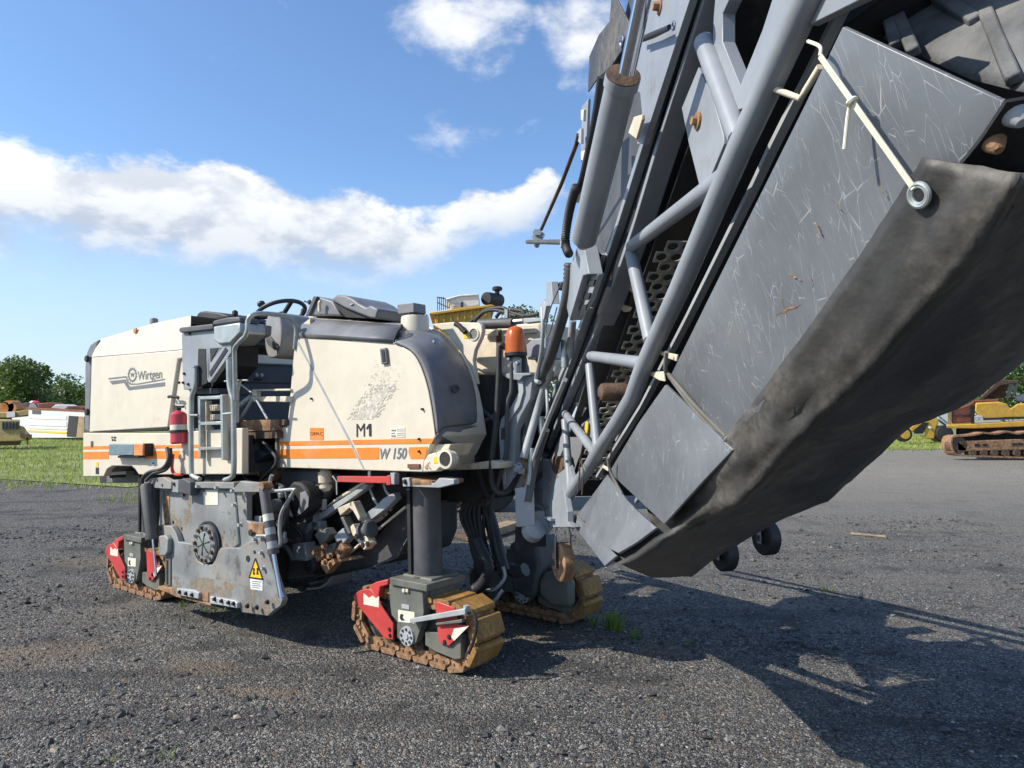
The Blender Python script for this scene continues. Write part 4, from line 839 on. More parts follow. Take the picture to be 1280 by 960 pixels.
jx('strap_clip','grey_light',[(612,245),(640,230),(650,240),(625,252)],.09,.1,bevel=0); jx('roof_vent','near_black',[(910,385),(1020,383),(1025,395),(905,396)],.3,.4,bevel=.003)
tb('console_hinge','cream_old',J3,[(315,315),(315,230),(330,215)],.08,.012); tb('toggle','near_black',J3,[(165,212),(225,232)],.15,.006,sm=0); tb('toggle','near_black',J3,[(130,322),(175,318)],.15,.006,sm=0)
bolts('knob','near_black',J3,[(215,222),(150,305)],.14,.014,MR)
tb('cover_handrail','galv',J3,[(75,450),(70,600),(60,690)],-.01,.010)
# ---------------- chassis front
pl('lift_plate','cream',J4,[(120,352),(290,336),(500,340),(525,365),(530,405),(520,455),(470,560),(456,640),(462,700),(485,832),(440,832),(400,700),(310,520),(240,420)],.49,.53,bevel=.006)
g = G(); g.lathe(B.on(1,.488,*J4(463,432)), -S, [(-.003,.046),(.006,.046),(.007,.037),(-.003,.036)], 20); g.ob('eye_rim','cream',MR); g = G(); g.lathe(B.on(1,.488,*J4(463,432)), -S, [(-.003,.037),(.001,.036)], 20); g.ob('eye_hole','olive_grey',MR)
pl('hook_sticker','yellow_sign',J4,rect(383,422,418,468),.487,.489,bevel=0); tb('valve_knob','near_black',J4,[(315,350),(345,365),(395,420)],.46,.018,sm=0)
pl('water_tank','cream_old',J4,[(470,440),(640,420),(640,330),(1000,330),(1000,770),(600,770),(470,765)],.75,1.4,bevel=.03)
pl('tank_step','cream',J4,[(520,395),(640,395),(640,445),(520,440)],.70,.74,bevel=.006); pl('tank_top','cream',J4,[(690,400),(950,385),(950,420),(760,440),(690,475)],.72,.75,bevel=.004)
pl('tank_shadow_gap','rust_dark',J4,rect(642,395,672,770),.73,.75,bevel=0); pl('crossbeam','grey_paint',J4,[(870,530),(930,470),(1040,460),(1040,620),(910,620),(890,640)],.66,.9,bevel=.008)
tb('boom_cylinder','grey_dark',J4,[(510,352,.6),(780,345,.6)],.6,.035,seg=16,sm=0); tb('cylinder_rod','steel',J4,[(780,335,.6),(860,328,.6)],.6,.02,sm=0); pl('cylinder_clevis','grey_light',J4,[(855,305),(1000,300),(1000,330),(860,345)],.57,.63,bevel=.004)
for pts in ([(440,335),(500,290),(560,240),(640,225),(700,225),(760,260),(870,290)],[(470,330),(540,260),(620,240),(700,255),(800,290)],[(640,300),(680,255),(740,270),(760,300)],[(760,235),(850,250),(880,285),(980,270)]): tb('hydraulic_hose','rubber',J4,pts,.6,.013)
pl('hose_clamp','grey_light',J4,rect(706,235,732,305),.58,.6,bevel=.003)
# beacon on its post
bp = B.on(1,.52,*J6(370,180)); g = G(); g.lathe(bp, BZ, [(0,.074),(.03,.073),(.09,.068),(.14,.058),(.165,.044),(.178,.012)], 24); bc = g.ob('beacon_lens','amber',MR,ang=60)
g = G(); g.lathe(bp-BZ*.03, BZ, [(0,.06),(.01,.074),(.03,.075)], 24); g.ob('beacon_base','rubber',bc); g = G(); g.cyl(bp-BZ*.16, bp-BZ*.03, .026); g.ob('beacon_stem','grey_light',bc)
for (x,y) in ((340,210),(385,235),(345,250),(375,300)): g = G(); g.bolt(B.on(1,.5,*J6(x,y)), -S, .012, .03); g.ob('clamp_bolt','steel',bc)
pl('beacon_bracket','grey_paint',J6,[(295,300),(330,290),(450,288),(450,300),(410,305),(390,330),(330,320)],.46,.52,bevel=.003); pl('beacon_back','grey_dark',J6,[(400,200),(415,195),(430,290),(400,290)],.55,.58,bevel=.003)
pl('swing_post','grey_paint',J6,[(330,320),(390,320),(395,400),(350,480),(300,545),(285,590),(285,700),(300,930),(365,930),(365,600),(400,520),(450,430),(465,300),(455,290),(410,300)],.5,.62,bevel=.006)
pl('swing_post_face','grey_light',J6,[(330,330),(375,325),(385,395),(345,470),(290,540),(278,600),(285,780),(300,900),(315,900),(312,600),(325,560),(390,470),(412,390),(405,310)],.485,.5,bevel=.003)
pl('post_plate','grey_paint',J6,[(385,580),(450,520),(460,600),(420,640),(410,720),(385,720)],.62,.66,bevel=.004); pl('post_slot','grey_dark',J6,[(288,590),(312,585),(310,650),(288,655)],.482,.486,bevel=0)
pl('front_dark_block','near_black',J6,[(150,300),(290,300),(290,760),(240,770),(130,780),(80,740),(185,565)],.62,1.2,bevel=0)
tb('brace_bar','grey_dark',J6,[(180,480),(280,570)],.58,.014,sm=0); tb('brace_bar','grey_dark',J6,[(180,570),(270,510)],.58,.014,sm=0)
g = G(); ribbed(g, [B.on(1,s_,*J6(x,y)) for x,y,s_ in ((318,155,.48),(290,135,.46),(278,170,.45),(275,330,.43),(262,560,.40),(240,740,.37),(238,870,.36),(262,930,.36),(300,945,.38),(345,915,.45),(385,840,.55),(410,790,.6))], .021); g.ob('ribbed_hose','rubber',MR,ang=80)
g = G(); ribbed(g, [B.on(1,.46,*J6(x,y)) for x,y in ((345,230),(345,380),(325,450),(320,560),(315,720),(290,830),(265,930))], .014); g.ob('ribbed_hose','grey_dark',MR,ang=80)
g = G(); ribbed(g, [B.on(1,.5,*J6(x,y)) for x,y in ((130,680),(160,760),(175,860),(200,930),(230,985))], .016); g.ob('ribbed_hose','near_black',MR,ang=80)
for k in range(5): tb('hydraulic_hose','rubber',K7,[(150+k*14,185+k*9,.75),(85+k*22,230,.72),(75+k*24,300,.7),(120+k*16,400,.7),(150+k*12,500,.7),(175+k*10,620,.72)],.7,.016)
g = G(); ribbed(g, [B.on(1,.62,*K7(x,y)) for x,y in ((150,400),(185,480),(215,540),(218,600),(185,660),(140,690))], .045, .03); g.ob('hose_bundle','rubber',MR,ang=80)
g = G(); ribbed(g, [B.on(1,1.0,*K7(x,y)) for x,y in ((330,560),(360,585),(410,580),(430,570))], .05, .03); g.ob('hose_bundle','grey_dark',MR,ang=80)
tb('hydraulic_hose','rubber',K7,[(205,230),(240,340),(275,480),(300,580)],.8,.05); tb('hydraulic_hose','grey_light',K7,[(300,560),(310,620),(260,680),(215,690)],.7,.011); tb('hydraulic_hose','grey_light',K7,[(295,690),(255,745),(225,750)],.55,.011)
for k in range(4): tb('hydraulic_hose','near_black',K7,[(200,540+k*25,.8),(150,560+k*20,.78),(135,640+k*14,.76),(160,700+k*6,.75),(230,690,.75)],.8,.014)
# grime on the cream panels
def fm(m, cr, pts, s_, par): g = G(); g._a(bs(cr, pts, s_), [tuple(range(len(pts)))]); g.ob('dirt_film', m, par)
fm('grime_film',Z2,[(52,805),(430,815),(620,815),(680,856),(430,849),(62,837),(52,833)],-.0032,cov); fm('grime_film',Z1,[(300,812),(470,812),(470,866),(300,868)],-.2282,low); fm('rust_film',Z2,[(690,790),(712,775),(760,768),(730,850),(685,855)],-.0112,eye)
rh = random.Random(9)
for k in range(9):      # slack hoses looped behind the front leg
    x0 = 90+k*17; tb('hydraulic_hose', 'rubber' if k%3 else 'near_black', K7, [(x0+60,40+rh.uniform(-20,20),.8),(x0+rh.uniform(-20,20),180+rh.uniform(-20,30),.74),(x0+rh.uniform(-15,25),330+rh.uniform(-30,30),.72),(x0+40+rh.uniform(-20,20),470,.74),(x0+60+rh.uniform(-20,30),600+rh.uniform(-30,30),.78)], .75, rh.uniform(.009,.015))
for k in range(6): tb('cable', 'near_black', J6, [(430+rh.uniform(-25,10),300+k*30,.60),(400+rh.uniform(-30,20),500+k*20,.58),(385+rh.uniform(-25,25),700,.57),(395+rh.uniform(-20,30),860,.6)], .58, rh.uniform(.006,.010))
for (x,y) in ((395,790),(405,800),(388,815),(410,820)): g = G(); g.lathe(B.on(1,.52,*J6(x,y)), -S, [(0,.02),(.02,.02),(.021,.013),(.05,.012)], 8); g.ob('hose_fitting','galv',MR)
# ---------------- milling drum side plate
SP = -.32
up_plate = pl('side_plate_upper','grey_worn',Z3,[(318,205),(370,200),(480,196),(690,200),(752,205),(752,362),(775,372),(838,374),(838,500),(700,540),(330,540),(312,390),(318,330)],SP+.05,SP+.10,bevel=.006)
pl('plate_recess','grey_worn',Z3,[(475,205),(690,210),(715,480),(690,500),(640,520),(500,500),(482,470)],SP+.035,SP+.055,up_plate,bevel=.02)
low_plate = pl('side_plate_lower','grey_worn',Z3,[(310,386),(376,391),(398,425),(412,470),(484,480),(494,535),(508,565),(535,580),(578,585),(596,560),(612,515),(622,500),(720,500),(800,444),(836,450),(932,762),(922,790),(885,815),(858,841),(728,822),(722,803),(565,772),(560,765),(372,726),(358,700),(362,640),(352,560),(312,520)],SP,SP+.045,bevel=.005)
pl('drum_box','near_black',Z3,[(340,220),(800,215),(800,640),(790,700),(700,690),(380,660)],SP+.16,.12,bevel=0)
pl('wear_strip','rusty',Z3,[(310,690),(390,700),(400,735),(570,775),(575,790),(400,745),(360,725),(305,705)],SP-.004,SP+.04,bevel=.004)
pl('wear_strip','rusty',Z3,[(500,715),(562,722),(562,770),(510,758)],SP-.006,SP,bevel=.002)
for pts in ([(402,702),(490,712),(512,725),(512,756),(402,735)],[(568,742),(690,762),(706,775),(706,803),(568,778)]): sk = pl('skid_pad','grey_light',Z3,pts,SP-.03,SP,bevel=.006)
bolts('bolt','near_black',Z3,[(420,720),(452,727),(482,734),(595,755),(630,765),(665,773),(690,778),(758,790),(805,797),(858,770)],SP-.03,.012,low_plate,.02)
bolts('bolt','rust_dark',Z3,[(322,400),(332,470),(332,500),(440,235),(392,180),(312,160),(338,185)],SP-.01,.011,low_plate,.02); bolts('bolt','grey_light',Z3,[(800,455),(832,522),(842,600),(482,193),(515,190),(610,197),(690,212),(726,383),(697,284)],SP+.0,.013,low_plate,.03)
bolts('hole_plug','near_black',Z3,[(760,553),(772,424)],SP-.001,.024,low_plate,.003); bolts('hole_plug','near_black',Z3,[(793,520),(385,372)],SP-.001,.013,low_plate,.003)
pl('rib_block','grey_worn',Z3,[(312,440),(345,435),(360,455),(358,520),(345,540),(315,540)],SP-.04,SP,low_plate,bevel=.01); pl('rust_patch','rusty',Z3,[(758,375),(838,378),(838,440),(765,440)],SP+.02,SP+.05,up_plate,bevel=.006)
pl('guide_post','olive_grey',Z3,[(345,545),(372,545),(372,690),(345,690)],SP-.01,SP+.03,bevel=.004); pl('guide_slot','near_black',Z3,rect(352,560,358,680),SP-.014,SP-.01,bevel=0)
# dried mud and rust on the side plate
fm('mud_film',Z3,[(375,640),(560,650),(760,690),(900,690),(925,780),(880,812),(858,836),(728,818),(722,800),(565,768),(375,722)],SP-.0012,low_plate); fm('rust_film',Z3,[(640,505),(722,502),(800,447),(832,452),(850,560),(700,560),(630,540)],SP-.0015,low_plate); fm('mud_film',Z3,[(330,215),(470,205),(480,380),(420,460),(340,385)],SP+.0488,up_plate); fm('rust_film',Z3,[(620,420),(700,400),(715,480),(690,500),(630,500)],SP+.0335,up_plate); fm('rust_film',Z3,[(372,640),(460,660),(560,690),(560,765),(375,722)],SP-.0018,low_plate)
fm('grime_film',Z3,[(490,215),(690,215),(712,470),(640,515),(500,495)],SP+.0338,up_plate); fm('grime_film',Z3,[(420,480),(480,485),(500,580),(590,590),(630,510),(800,470),(900,690),(600,660),(400,630)],SP-.0008,low_plate)
# hub
hc = B.on(1,SP+.02,*Z3(557,478)); g = G(); g.lathe(hc, -S, [(-.02,.165),(.004,.165),(.005,.150),(-.01,.148)], 40); hub = g.ob('hub_well','near_black',MR)
g = G(); g.lathe(hc, -S, [(-.015,.145),(.025,.142),(.026,.10),(.015,.098)], 36); g.ob('hub_ring','grey_worn',hub); g = G(); g.lathe(hc, -S, [(-.01,.096),(.028,.094),(.034,.05)], 32); g.ob('hub_cap','galv',hub)
for i in range(14): a = 2*PI*i/14; g = G(); g.bolt(hc-S*.026+(BX*math.cos(a)+BZ*math.sin(a))*.121, -S, .013, .022); g.ob('hub_bolt','rust_dark' if i%3 else 'steel',hub)
g = G(); 
for k in range(3): a = k*1.05+.3; dd = BX*math.cos(a)+BZ*math.sin(a); g.bar(hc-S*.034-dd*.085, hc-S*.034+dd*.085, .006, S, .006)
g.ob('hub_spokes','near_black',hub)
# top brackets
pl('upper_bracket','grey_worn',Z3,[(233,162),(300,148),(335,146),(376,168),(376,206),(340,205),(240,196)],SP-.02,SP+.03,bevel=.006); pl('bracket_block','grey_dark',Z3,[(413,160),(435,152),(470,172),(474,240),(436,228),(413,222)],SP-.04,SP+.02,bevel=.006)
pl('bracket_bar','grey_worn',Z3,[(380,160),(412,158),(412,225),(380,220)],SP-.01,SP+.03,bevel=.004); pl('top_rail','grey_worn',Z3,[(474,170),(690,172),(690,205),(474,200)],SP+.0,SP+.06,bevel=.005)
pl('upper_bracket','grey_worn',Z3,[(690,198),(722,165),(780,172),(822,172),(832,195),(825,222),(690,222)],SP-.02,SP+.03,bevel=.006); pl('rust_streak','rusty',Z3,[(336,240),(368,235),(362,370),(345,385),(340,300)],SP+.046,SP+.05,up_plate,bevel=0)
pl('paper_label','sticker',Z3,rect(547,210,609,285),SP+.031,SP+.034,up_plate,bevel=0)
ws = pl('warning_triangle','yellow_sign',Z3,[(797,558),(832,655),(768,645)],SP-.003,SP,low_plate,bevel=0)
for a, b in (((797,553),(766,648)),((797,553),(834,658)),((766,647),(834,657))):
    g = G(); g.bar(B.on(1,SP-.003,*Z3(*a)), B.on(1,SP-.003,*Z3(*b)), .011, S, .003); g.ob('sign_border','black_print',ws)
for x in (788,806): pl('sign_figure','black_print',Z3,[(x-5,632),(x-2,612),(x-5,604),(x+1,598),(x+6,606),(x+3,618),(x+7,633)],SP-.005,SP-.003,ws,bevel=0)
nt = pl('notice_label','white',Z3,[(770,652),(833,660),(832,714),(773,706)],SP-.003,SP,low_plate,bevel=0)
for i in range(4): pl('print_line','grey_print',Z3,[(778,664+i*10),(825-i%2*8,669+i*10),(825-i%2*8,672+i*10),(778,667+i*10)],SP-.0045,SP-.003,nt,bevel=0)
# lift cylinders of the plate
def ram(pts, r, rodpts, rr_, s, m='grey_dark', bands=True):
    a, b = [B.on(1,s,*Z3(*p)) for p in pts]; g = G(); g.lathe(a, b-a, [(0,r*.8),(.02,r),((b-a).length-.03,r),((b-a).length-.029,r*1.12),((b-a).length,r*1.1)], 18); o_ = g.ob('cylinder_barrel', m, MR)
    c_, d_ = [B.on(1,s,*Z3(*p)) for p in rodpts]; g = G(); g.cyl(c_, d_, rr_, 14); g.ob('cylinder_rod','chrome',o_)
    g = G(); L = (b-a).length
    if bands:
        for k, m2 in ((.42,'sticker'),(.62,'grey_light'),(.82,'grey_light')): g = G(); g.lathe(a, b-a, [(L*k,r*1.01),(L*k+.001,r*1.03),(L*(k+.1),r*1.03),(L*(k+.1)+.001,r*1.01)], 18); g.ob('band',m2,o_)
ram([(250,180),(282,455)],.046,[(284,455),(300,640)],.010,SP-.06,'grey_dark',False); ram([(838,190),(888,530)],.034,[(888,530),(926,748)],.017,SP-.06,'grey_dark')
g = G(); g.lathe(B.on(1,SP-.07,*Z3(838,190)), -S, [(-.05,.03),(.02,.03)], 14); g.ob('pin','rusty',MR)
tb('hydraulic_hose','rubber',Z3,[(355,0,-.3),(362,60,-.32),(330,105,-.34),(270,120,-.36),(235,150,-.38),(232,200,-.38),(240,330,-.37),(250,420,-.36)],-.3,.016); tb('hydraulic_hose','rubber',Z3,[(372,0,-.3),(372,70,-.3),(345,110,-.33),(285,130,-.36),(250,165,-.38)],-.3,.014)
tb('red_hose','red',Z3,[(385,30),(380,100),(395,130),(430,132)],-.28,.013); tb('steel_pipe','galv',Z3,[(860,190),(880,215),(985,208),(985,225),(930,320),(918,400),(922,480),(905,495)],-.25,.013); tb('steel_pipe','galv',Z3,[(880,135),(872,160),(870,200),(890,215)],-.2,.013); tb('steel_pipe','galv',Z3,[(805,440),(850,440),(862,460)],SP-.02,.012)
for (x,y,r_) in ((912,290,.05),(880,205,.03),(905,335,.035)): g = G(); g.lathe(B.on(1,-.12,*Z3(x,y)), -S, [(0,r_*1.1),(.06,r_),(.09,r_*.6)], 14); g.ob('fitting','grey_dark',MR)
pl('filter_block','grey_light',Z3,[(790,340),(825,342),(825,372),(790,368)],-.2,-.1,bevel=.004)
pl('round_cover','near_black',J5,[(90,130),(150,140),(200,190),(225,260),(215,340),(160,400),(90,415),(40,380),(30,220)],-.02,.1,bevel=.02)
pl('cover_mud','grey_worn',J5,[(150,215),(190,200),(215,250),(210,320),(160,370),(125,390),(150,300)],-.024,-.02,bevel=.0)
for pts, r_, m in (([(-20,150,-.05),(30,180,-.08),(60,300,-.1),(50,420,-.1),(20,520,-.08)],.013,'rubber'),([(-10,250,-.05),(40,330,-.1),(30,460,-.12),(0,560,-.1)],.012,'rubber'),([(200,180,.05),(250,210,.05),(280,250,.08)],.012,'grey_light'),([(-30,330,-.1),(20,400,-.12),(10,520,-.12)],.016,'grey_dark'),([(60,440,.0),(120,480,.02),(170,560,.05),(150,680,.05)],.014,'rubber'),([(0,600,-.05),(60,640,-.03),(100,720,0)],.02,'grey_dark')): tb('hydraulic_hose',m,J5,pts,0,r_)
pl('drum_flange','grey_worn',J5,[(90,600),(180,590),(200,700),(190,730),(100,720)],-.0,.1,bevel=.006); pl('drum_flange','grey_dark',J5,[(50,450),(160,440),(150,520),(160,590),(60,600)],.04,.1,bevel=.006)
for q in ((70,470),(140,460),(75,575),(145,570)): bolts('bolt','rust_dark',J5,[q],.035,.014,MR,.02)
for q in ((10,220),(15,470),(-5,430),(30,560)): g = G(); g.lathe(B.on(1,-.1,*J5(*q)), BZ, [(-.03,.022),(0,.03),(.001,.022),(.05,.02)], 8); g.ob('hose_fitting','galv',MR)
# ---------------- underbody
pl('drum_housing','grey_dark',J5,[(0,40),(300,40),(420,90),(240,400),(160,500),(170,700),(230,850),(60,870),(0,860)],.12,.2,bevel=.02)
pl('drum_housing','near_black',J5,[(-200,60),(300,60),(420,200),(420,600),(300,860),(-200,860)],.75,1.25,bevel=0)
pl('drum_hatch','near_black',J5,[(110,120),(180,180),(240,260),(230,340),(150,400),(60,420),(50,200)],.10,.12,bevel=.02)
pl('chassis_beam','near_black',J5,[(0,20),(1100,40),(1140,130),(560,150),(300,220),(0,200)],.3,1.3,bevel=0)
pl('chassis_beam','near_black',K7,[(0,20),(350,0),(350,60),(160,200),(0,210)],.7,1.2,bevel=0)
fl = J5; g = G(); a, b = B.on(1,.1,*J5(335,40)), B.on(1,.1,*J5(345,205)); L = (b-a).length; g.lathe(a, b-a, [(0,.035),(L*.1,.035),(L*.11,.05),(L*.6,.05),(L*.61,.036),(L*.7,.036),(L*.71,.045),(L*.85,.045),(L*.95,.03),(L,.02)], 16); g.ob('fluid_filter','cream_old',MR)
pl('filter_tail','grey_light',J5,[(280,260),(320,265),(318,345),(285,345)],.1,.14,bevel=.004)
red = pl('red_guard_bar','red',J5,[(427,92),(800,95),(800,86),(825,86),(830,158),(795,160),(795,145),(427,135)],-.02,.03,bevel=.004); pl('bar_bracket','grey_light',J5,[(826,66),(858,68),(858,155),(832,150)],-.015,.03,red,bevel=.003); tb('bar_chain','grey_light',J5,[(395,90),(425,130),(428,230)],.0,.006,sm=0); tb('bar_pin','steel',J5,[(672,55),(672,95)],.0,.012,sm=0)
# loading conveyor intake below the machine
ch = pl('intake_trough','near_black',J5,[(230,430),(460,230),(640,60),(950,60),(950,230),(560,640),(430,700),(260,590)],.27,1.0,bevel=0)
pl('intake_belly','grey_dark',J5,[(225,860),(345,820),(470,700),(640,620),(950,300),(950,560),(900,690),(700,770),(380,840)],.36,.9,bevel=.02)
g = G(); rws = []
for (x, y) in ((225,905),(330,880),(385,840),(690,775),(880,700),(955,560)): rws.append([B.on(1,.3,*J5(x,y)), B.on(1,.9,*J5(x-10,y-25))])
g.loft(rws); g.ob('belly_sheet','grey_dark',MR,solid=.008)
pl('intake_rail','grey_light',J5,[(235,408),(640,148),(660,160),(640,185),(290,430),(240,425)],.14,.20,bevel=.004); pl('intake_rail','cream_old',J5,[(235,405),(420,255),(630,125),(640,148),(430,265),(240,415)],.16,.24,bevel=.004)
pl('intake_rail','grey_light',J5,[(605,400),(735,300),(770,260),(850,215),(868,260),(800,330),(680,420),(610,445)],.16,.22,bevel=.004)
tb('intake_rod','cream_old',J5,[(520,670),(700,520),(945,320)],.22,.010,sm=0)
for pts in ([(655,150),(680,200),(720,290),(770,330)],[(780,150),(800,210),(860,265)]): tb('intake_rib','grey_light',J5,pts,.2,.010)
pl('intake_plate','grey_worn',J5,[(155,520),(190,460),(250,420),(275,430),(310,490),(290,510),(240,480),(200,520),(180,590),(165,585)],.09,.15,bevel=.006)
for i, (m, pts) in enumerate((('olive_grey',[(255,530),(305,475),(330,490),(345,480),(375,530),(340,580),(300,610),(280,570)]),('rusty',[(200,615),(300,620),(330,690),(270,740),(250,690),(200,660)]),('rusty',[(300,760),(420,700),(560,700),(585,712),(420,740),(345,825),(320,790)]),('olive_grey',[(310,620),(420,590),(410,640),(380,700),(340,690)]),('rusty',[(415,640),(455,590),(490,640),(470,700),(430,715)]),('cream_old',[(430,330),(500,300),(545,280),(600,400),(590,430),(545,350),(520,330),(450,390)]),('cream_old',[(525,470),(545,450),(600,560),(610,590),(660,580),(672,600),(630,648),(580,580),(540,530)]),('cream_old',[(585,490),(610,470),(660,570),(672,610),(640,625)]),('grey_light',[(405,540),(470,480),(505,560),(470,600),(460,570),(420,590)]),('olive_grey',[(450,400),(470,395),(530,520),(510,530)]),('grey_worn',[(230,260+40),(260,440),(290,430),(300,480),(260,500)]))):
    pl('intake_bracket', m, J5, pts, .06+.012*(i%4), .13+.012*(i%4), bevel=.005)
g = G(); a, b = B.on(1,.12,*J5(650,500)), B.on(1,.12,*J5(720,470)); g.lathe(a, b-a, [(-.05,.05),(-.04,.062),(-.02,.062),(-.019,.04),(.03,.04),(.031,.062),(.05,.062),(.06,.05)], 16); g.ob('intake_roller','grey_dark',MR)
g = G(); g.lathe(B.on(1,.06,*J5(222,757)), -S, [(-.1,.07),(0,.07),(.02,.05),(.021,.03),(.035,.028)], 18); g.ob('intake_bearing','near_black',MR)
bolts('bolt','rusty',J5,[(222,655),(268,660),(340,735),(380,690),(445,655),(340,615)],.055,.016,MR,.03); bolts('bolt','near_black',J5,[(572,545),(250,455),(620,610),(655,600)],.055,.014,MR,.01)
pl('ground_blade','grey_light',J5,[(198,930),(290,925),(350,890),(380,845),(385,855),(350,905),(300,935),(200,948)],.3,.5,bevel=0)
# ---------------- leg columns
def leg_column(px, py_bot, s, zt, r, box=True):
    q = B.on(1, s, px, py_bot); return q
TW = .27
FT = Frame(((ground_hit(449,807)+ground_hit(583,849))/2+S*(TW/2)).to_tuple(), U, S, UP)
def tl(cr, pts, y): return [FT.loc(FT.on(1, y, *cr(*p))) for p in pts]      # traced points in the track's own frame
LP_ = FT.loc(B.on(1,.135,*J5(1050,800))); LEGX = LP_.x
def ring_path(n, R, hx, zc):
    per = 4*hx+2*PI*R; out = []
    for i in range(n):
        s_ = per*i/n
        if s_ < 2*hx: p = (-hx+s_, zc-R, 0.)
        elif s_ < 2*hx+PI*R: a = (s_-2*hx)/R; p = (hx+R*math.sin(a), zc-R*math.cos(a), a)
        elif s_ < 4*hx+PI*R: p = (hx-(s_-2*hx-PI*R), zc+R, PI)
        else: a = (s_-4*hx-PI*R)/R; p = (-hx-R*math.sin(a), zc+R*math.cos(a), PI+a)
        out.append(p)
    return out, per/n
def track_unit(detail=True):
    hx, R, zc, N = .345, .178, .215, 17
    W2 = TW/2
    def lo(name, m, g, parent, bevel=.0, **k): return g.ob(name, m, parent, bevel=bevel, local=True, **k)
    L0 = Frame((0,0,0),(1,0,0),(0,1,0),(0,0,1))
    g = G(); g.box(L0,-.30,.33,-.06,.06,.13,.33); root = lo('track_unit','olive_grey',g,MR,.01)
    path, pit = ring_path(N, R, hx, zc)
    # shoes: one mesh of each kind, placed round the belt
    def shoe_mesh(m, dy, th):
        g = G(); e = pit*.455; pts = [(-e,0),(e,0),(e,-th*.55),(e*.82,-th),(-e*.82,-th),(-e,-th*.55)]
        g.prism([V((x,-W2,z)) for x,z in pts], V((0,TW,0))); return g, m
    proto = {}
    for k, (m, th) in {'pad':('mustard',.036),'dirty':('rusty',.034)}.items(): g, _ = shoe_mesh(m, 0, th); proto[k] = (g, m)
    first = {}
    for i, (x, z, a) in enumerate(path):
        up = (a > .55 and a < PI+.35); k = 'pad' if up else 'dirty'
        if k not in first: ob = lo('track_shoe', proto[k][1], proto[k][0], root, .003); first[k] = ob
        else:
            ob = first[k].copy(); COL.objects.link(ob); ob.parent = root
        ob.location = (x, 0, z); ob.rotation_euler = (random.uniform(-.012,.012), -a, 0)
    # chain links and pins inside the belt
    g = G()
    for i, (x, z, a) in enumerate(path):
        M = Matrix.Translation((x,0,z)) @ Matrix.Rotation(-a, 4, 'Y')
        for y in (-W2+.035, -W2+.085, W2-.085, W2-.035):
            q = [M @ V(v) for v in ((-pit*.5,y-.012,0),(pit*.5,y-.012,0),(pit*.5,y+.012,0),(-pit*.5,y+.012,0),(-pit*.36,y-.012,.045),(pit*.36,y-.012,.045),(pit*.36,y+.012,.045),(-pit*.36,y+.012,.045))]; g.hexa(q)
        a_, b_ = M @ V((pit*.5,-W2+.012,.022)), M @ V((pit*.5,W2-.012,.022)); g.cyl(a_, b_, .019, 8)
        for y in (-W2+.02, -W2+.06): 
            for xx in (-.03,.03): g.cyl(M @ V((xx,y,0)), M @ V((xx,y,.02)), .009, 6)
    lo('track_chain','rusty',g,root,kind='stuff')
    for x, r_ in ((-.345,.145),(.345,.14)):
        g = G(); g.lathe((x,-.05,zc), (0,1,0), [(-.03,.05),(-.028,r_*.75),(-.015,r_*.8),(-.01,r_),(.10,r_),(.11,r_*.8)], 22); w_ = lo('sprocket' if x < 0 else 'idler','olive_grey',g,root)
        for i in range(8): a = 2*PI*i/8; g = G(); g.bolt((x+.085*math.cos(a),-.078,zc+.085*math.sin(a)), (0,-1,0), .009); lo('bolt','rust_dark',g,w_)
    for x in (-.2,-.07,.06,.19): g = G(); g.lathe((x,-W2+.02,.105), (0,1,0), [(0,.03),(.005,.042),(.05,.042),(.051,.034),(.18,.034),(.181,.042),(.23,.042)], 14); lo('roller','rust_dark',g,root)
    # yoke with pivot
    bx = lambda pts, y0, y1: [V((p.x, y0, p.z)) for p in tl(J7, pts, -W2+.0)]
    def plate(name, m, pts, y0, y1, parent=root, bevel=.004, cr=J7):
        q = [V((p.x, y0, p.z)) for p in tl(cr, pts, y0)]; g = G(); g.prism(q, V((0, y1-y0, 0))); return lo(name, m, g, parent, bevel)
    yk = plate('yoke','olive_grey',[(327,175),(568,205),(580,380),(562,480),(525,600),(490,622),(420,600),(385,560),(386,450),(345,400),(332,300)],-W2-.03,-W2+.03)
    g = G(); g.box(L0, LEGX-.13, LEGX+.13, -W2+.03, W2+.02, .40, .535); lo('yoke_block','olive_grey',g,yk,.01)
    zt = tl(J7,[(330,170)],-W2-.03)[0].z
    g = G(); g.box(L0, LEGX-.165, LEGX+.165, -W2-.05, W2+.05, zt, zt+.045); lo('yoke_top','olive_grey',g,yk,.004)
    pc = tl(J7,[(462,552)],-W2-.03)[0]; g = G(); g.lathe((pc.x,-W2-.03,pc.z), (0,-1,0), [(0,.062),(.012,.06),(.013,.02),(.02,.018)], 22); pv = lo('pivot_cap','grey_light',g,yk)
    for i in range(8): a = 2*PI*i/8; g = G(); g.bolt((pc.x+.043*math.cos(a),-W2-.042,pc.z+.043*math.sin(a)), (0,-1,0), .007); lo('bolt','grey_dark',g,pv)
    plate('warning_label','sticker',[(393,362),(512,380),(512,462),(393,448)],-W2-.032,-W2-.03,yk,0); plate('print_mark','black_print',[(410,392),(432,396),(425,420),(445,440),(415,440),(405,420)],-W2-.0335,-W2-.032,yk,0); plate('nameplate','grey_light',[(418,320),(474,330),(474,362),(418,352)],-W2-.034,-W2-.03,yk,.001)
    for x in (430,456): plate('grease_nipple','cream_old',[(x-10,210),(x+8,213),(x+8,238),(x-10,235)],-W2-.045,-W2-.03,yk,.002)
    # red guards
    gd = plate('track_guard','red',[(66,270),(80,243),(115,220),(190,208),(250,275),(268,330),(356,465),(356,582),(290,566),(150,392),(80,312)],-W2-.04,-W2-.028)
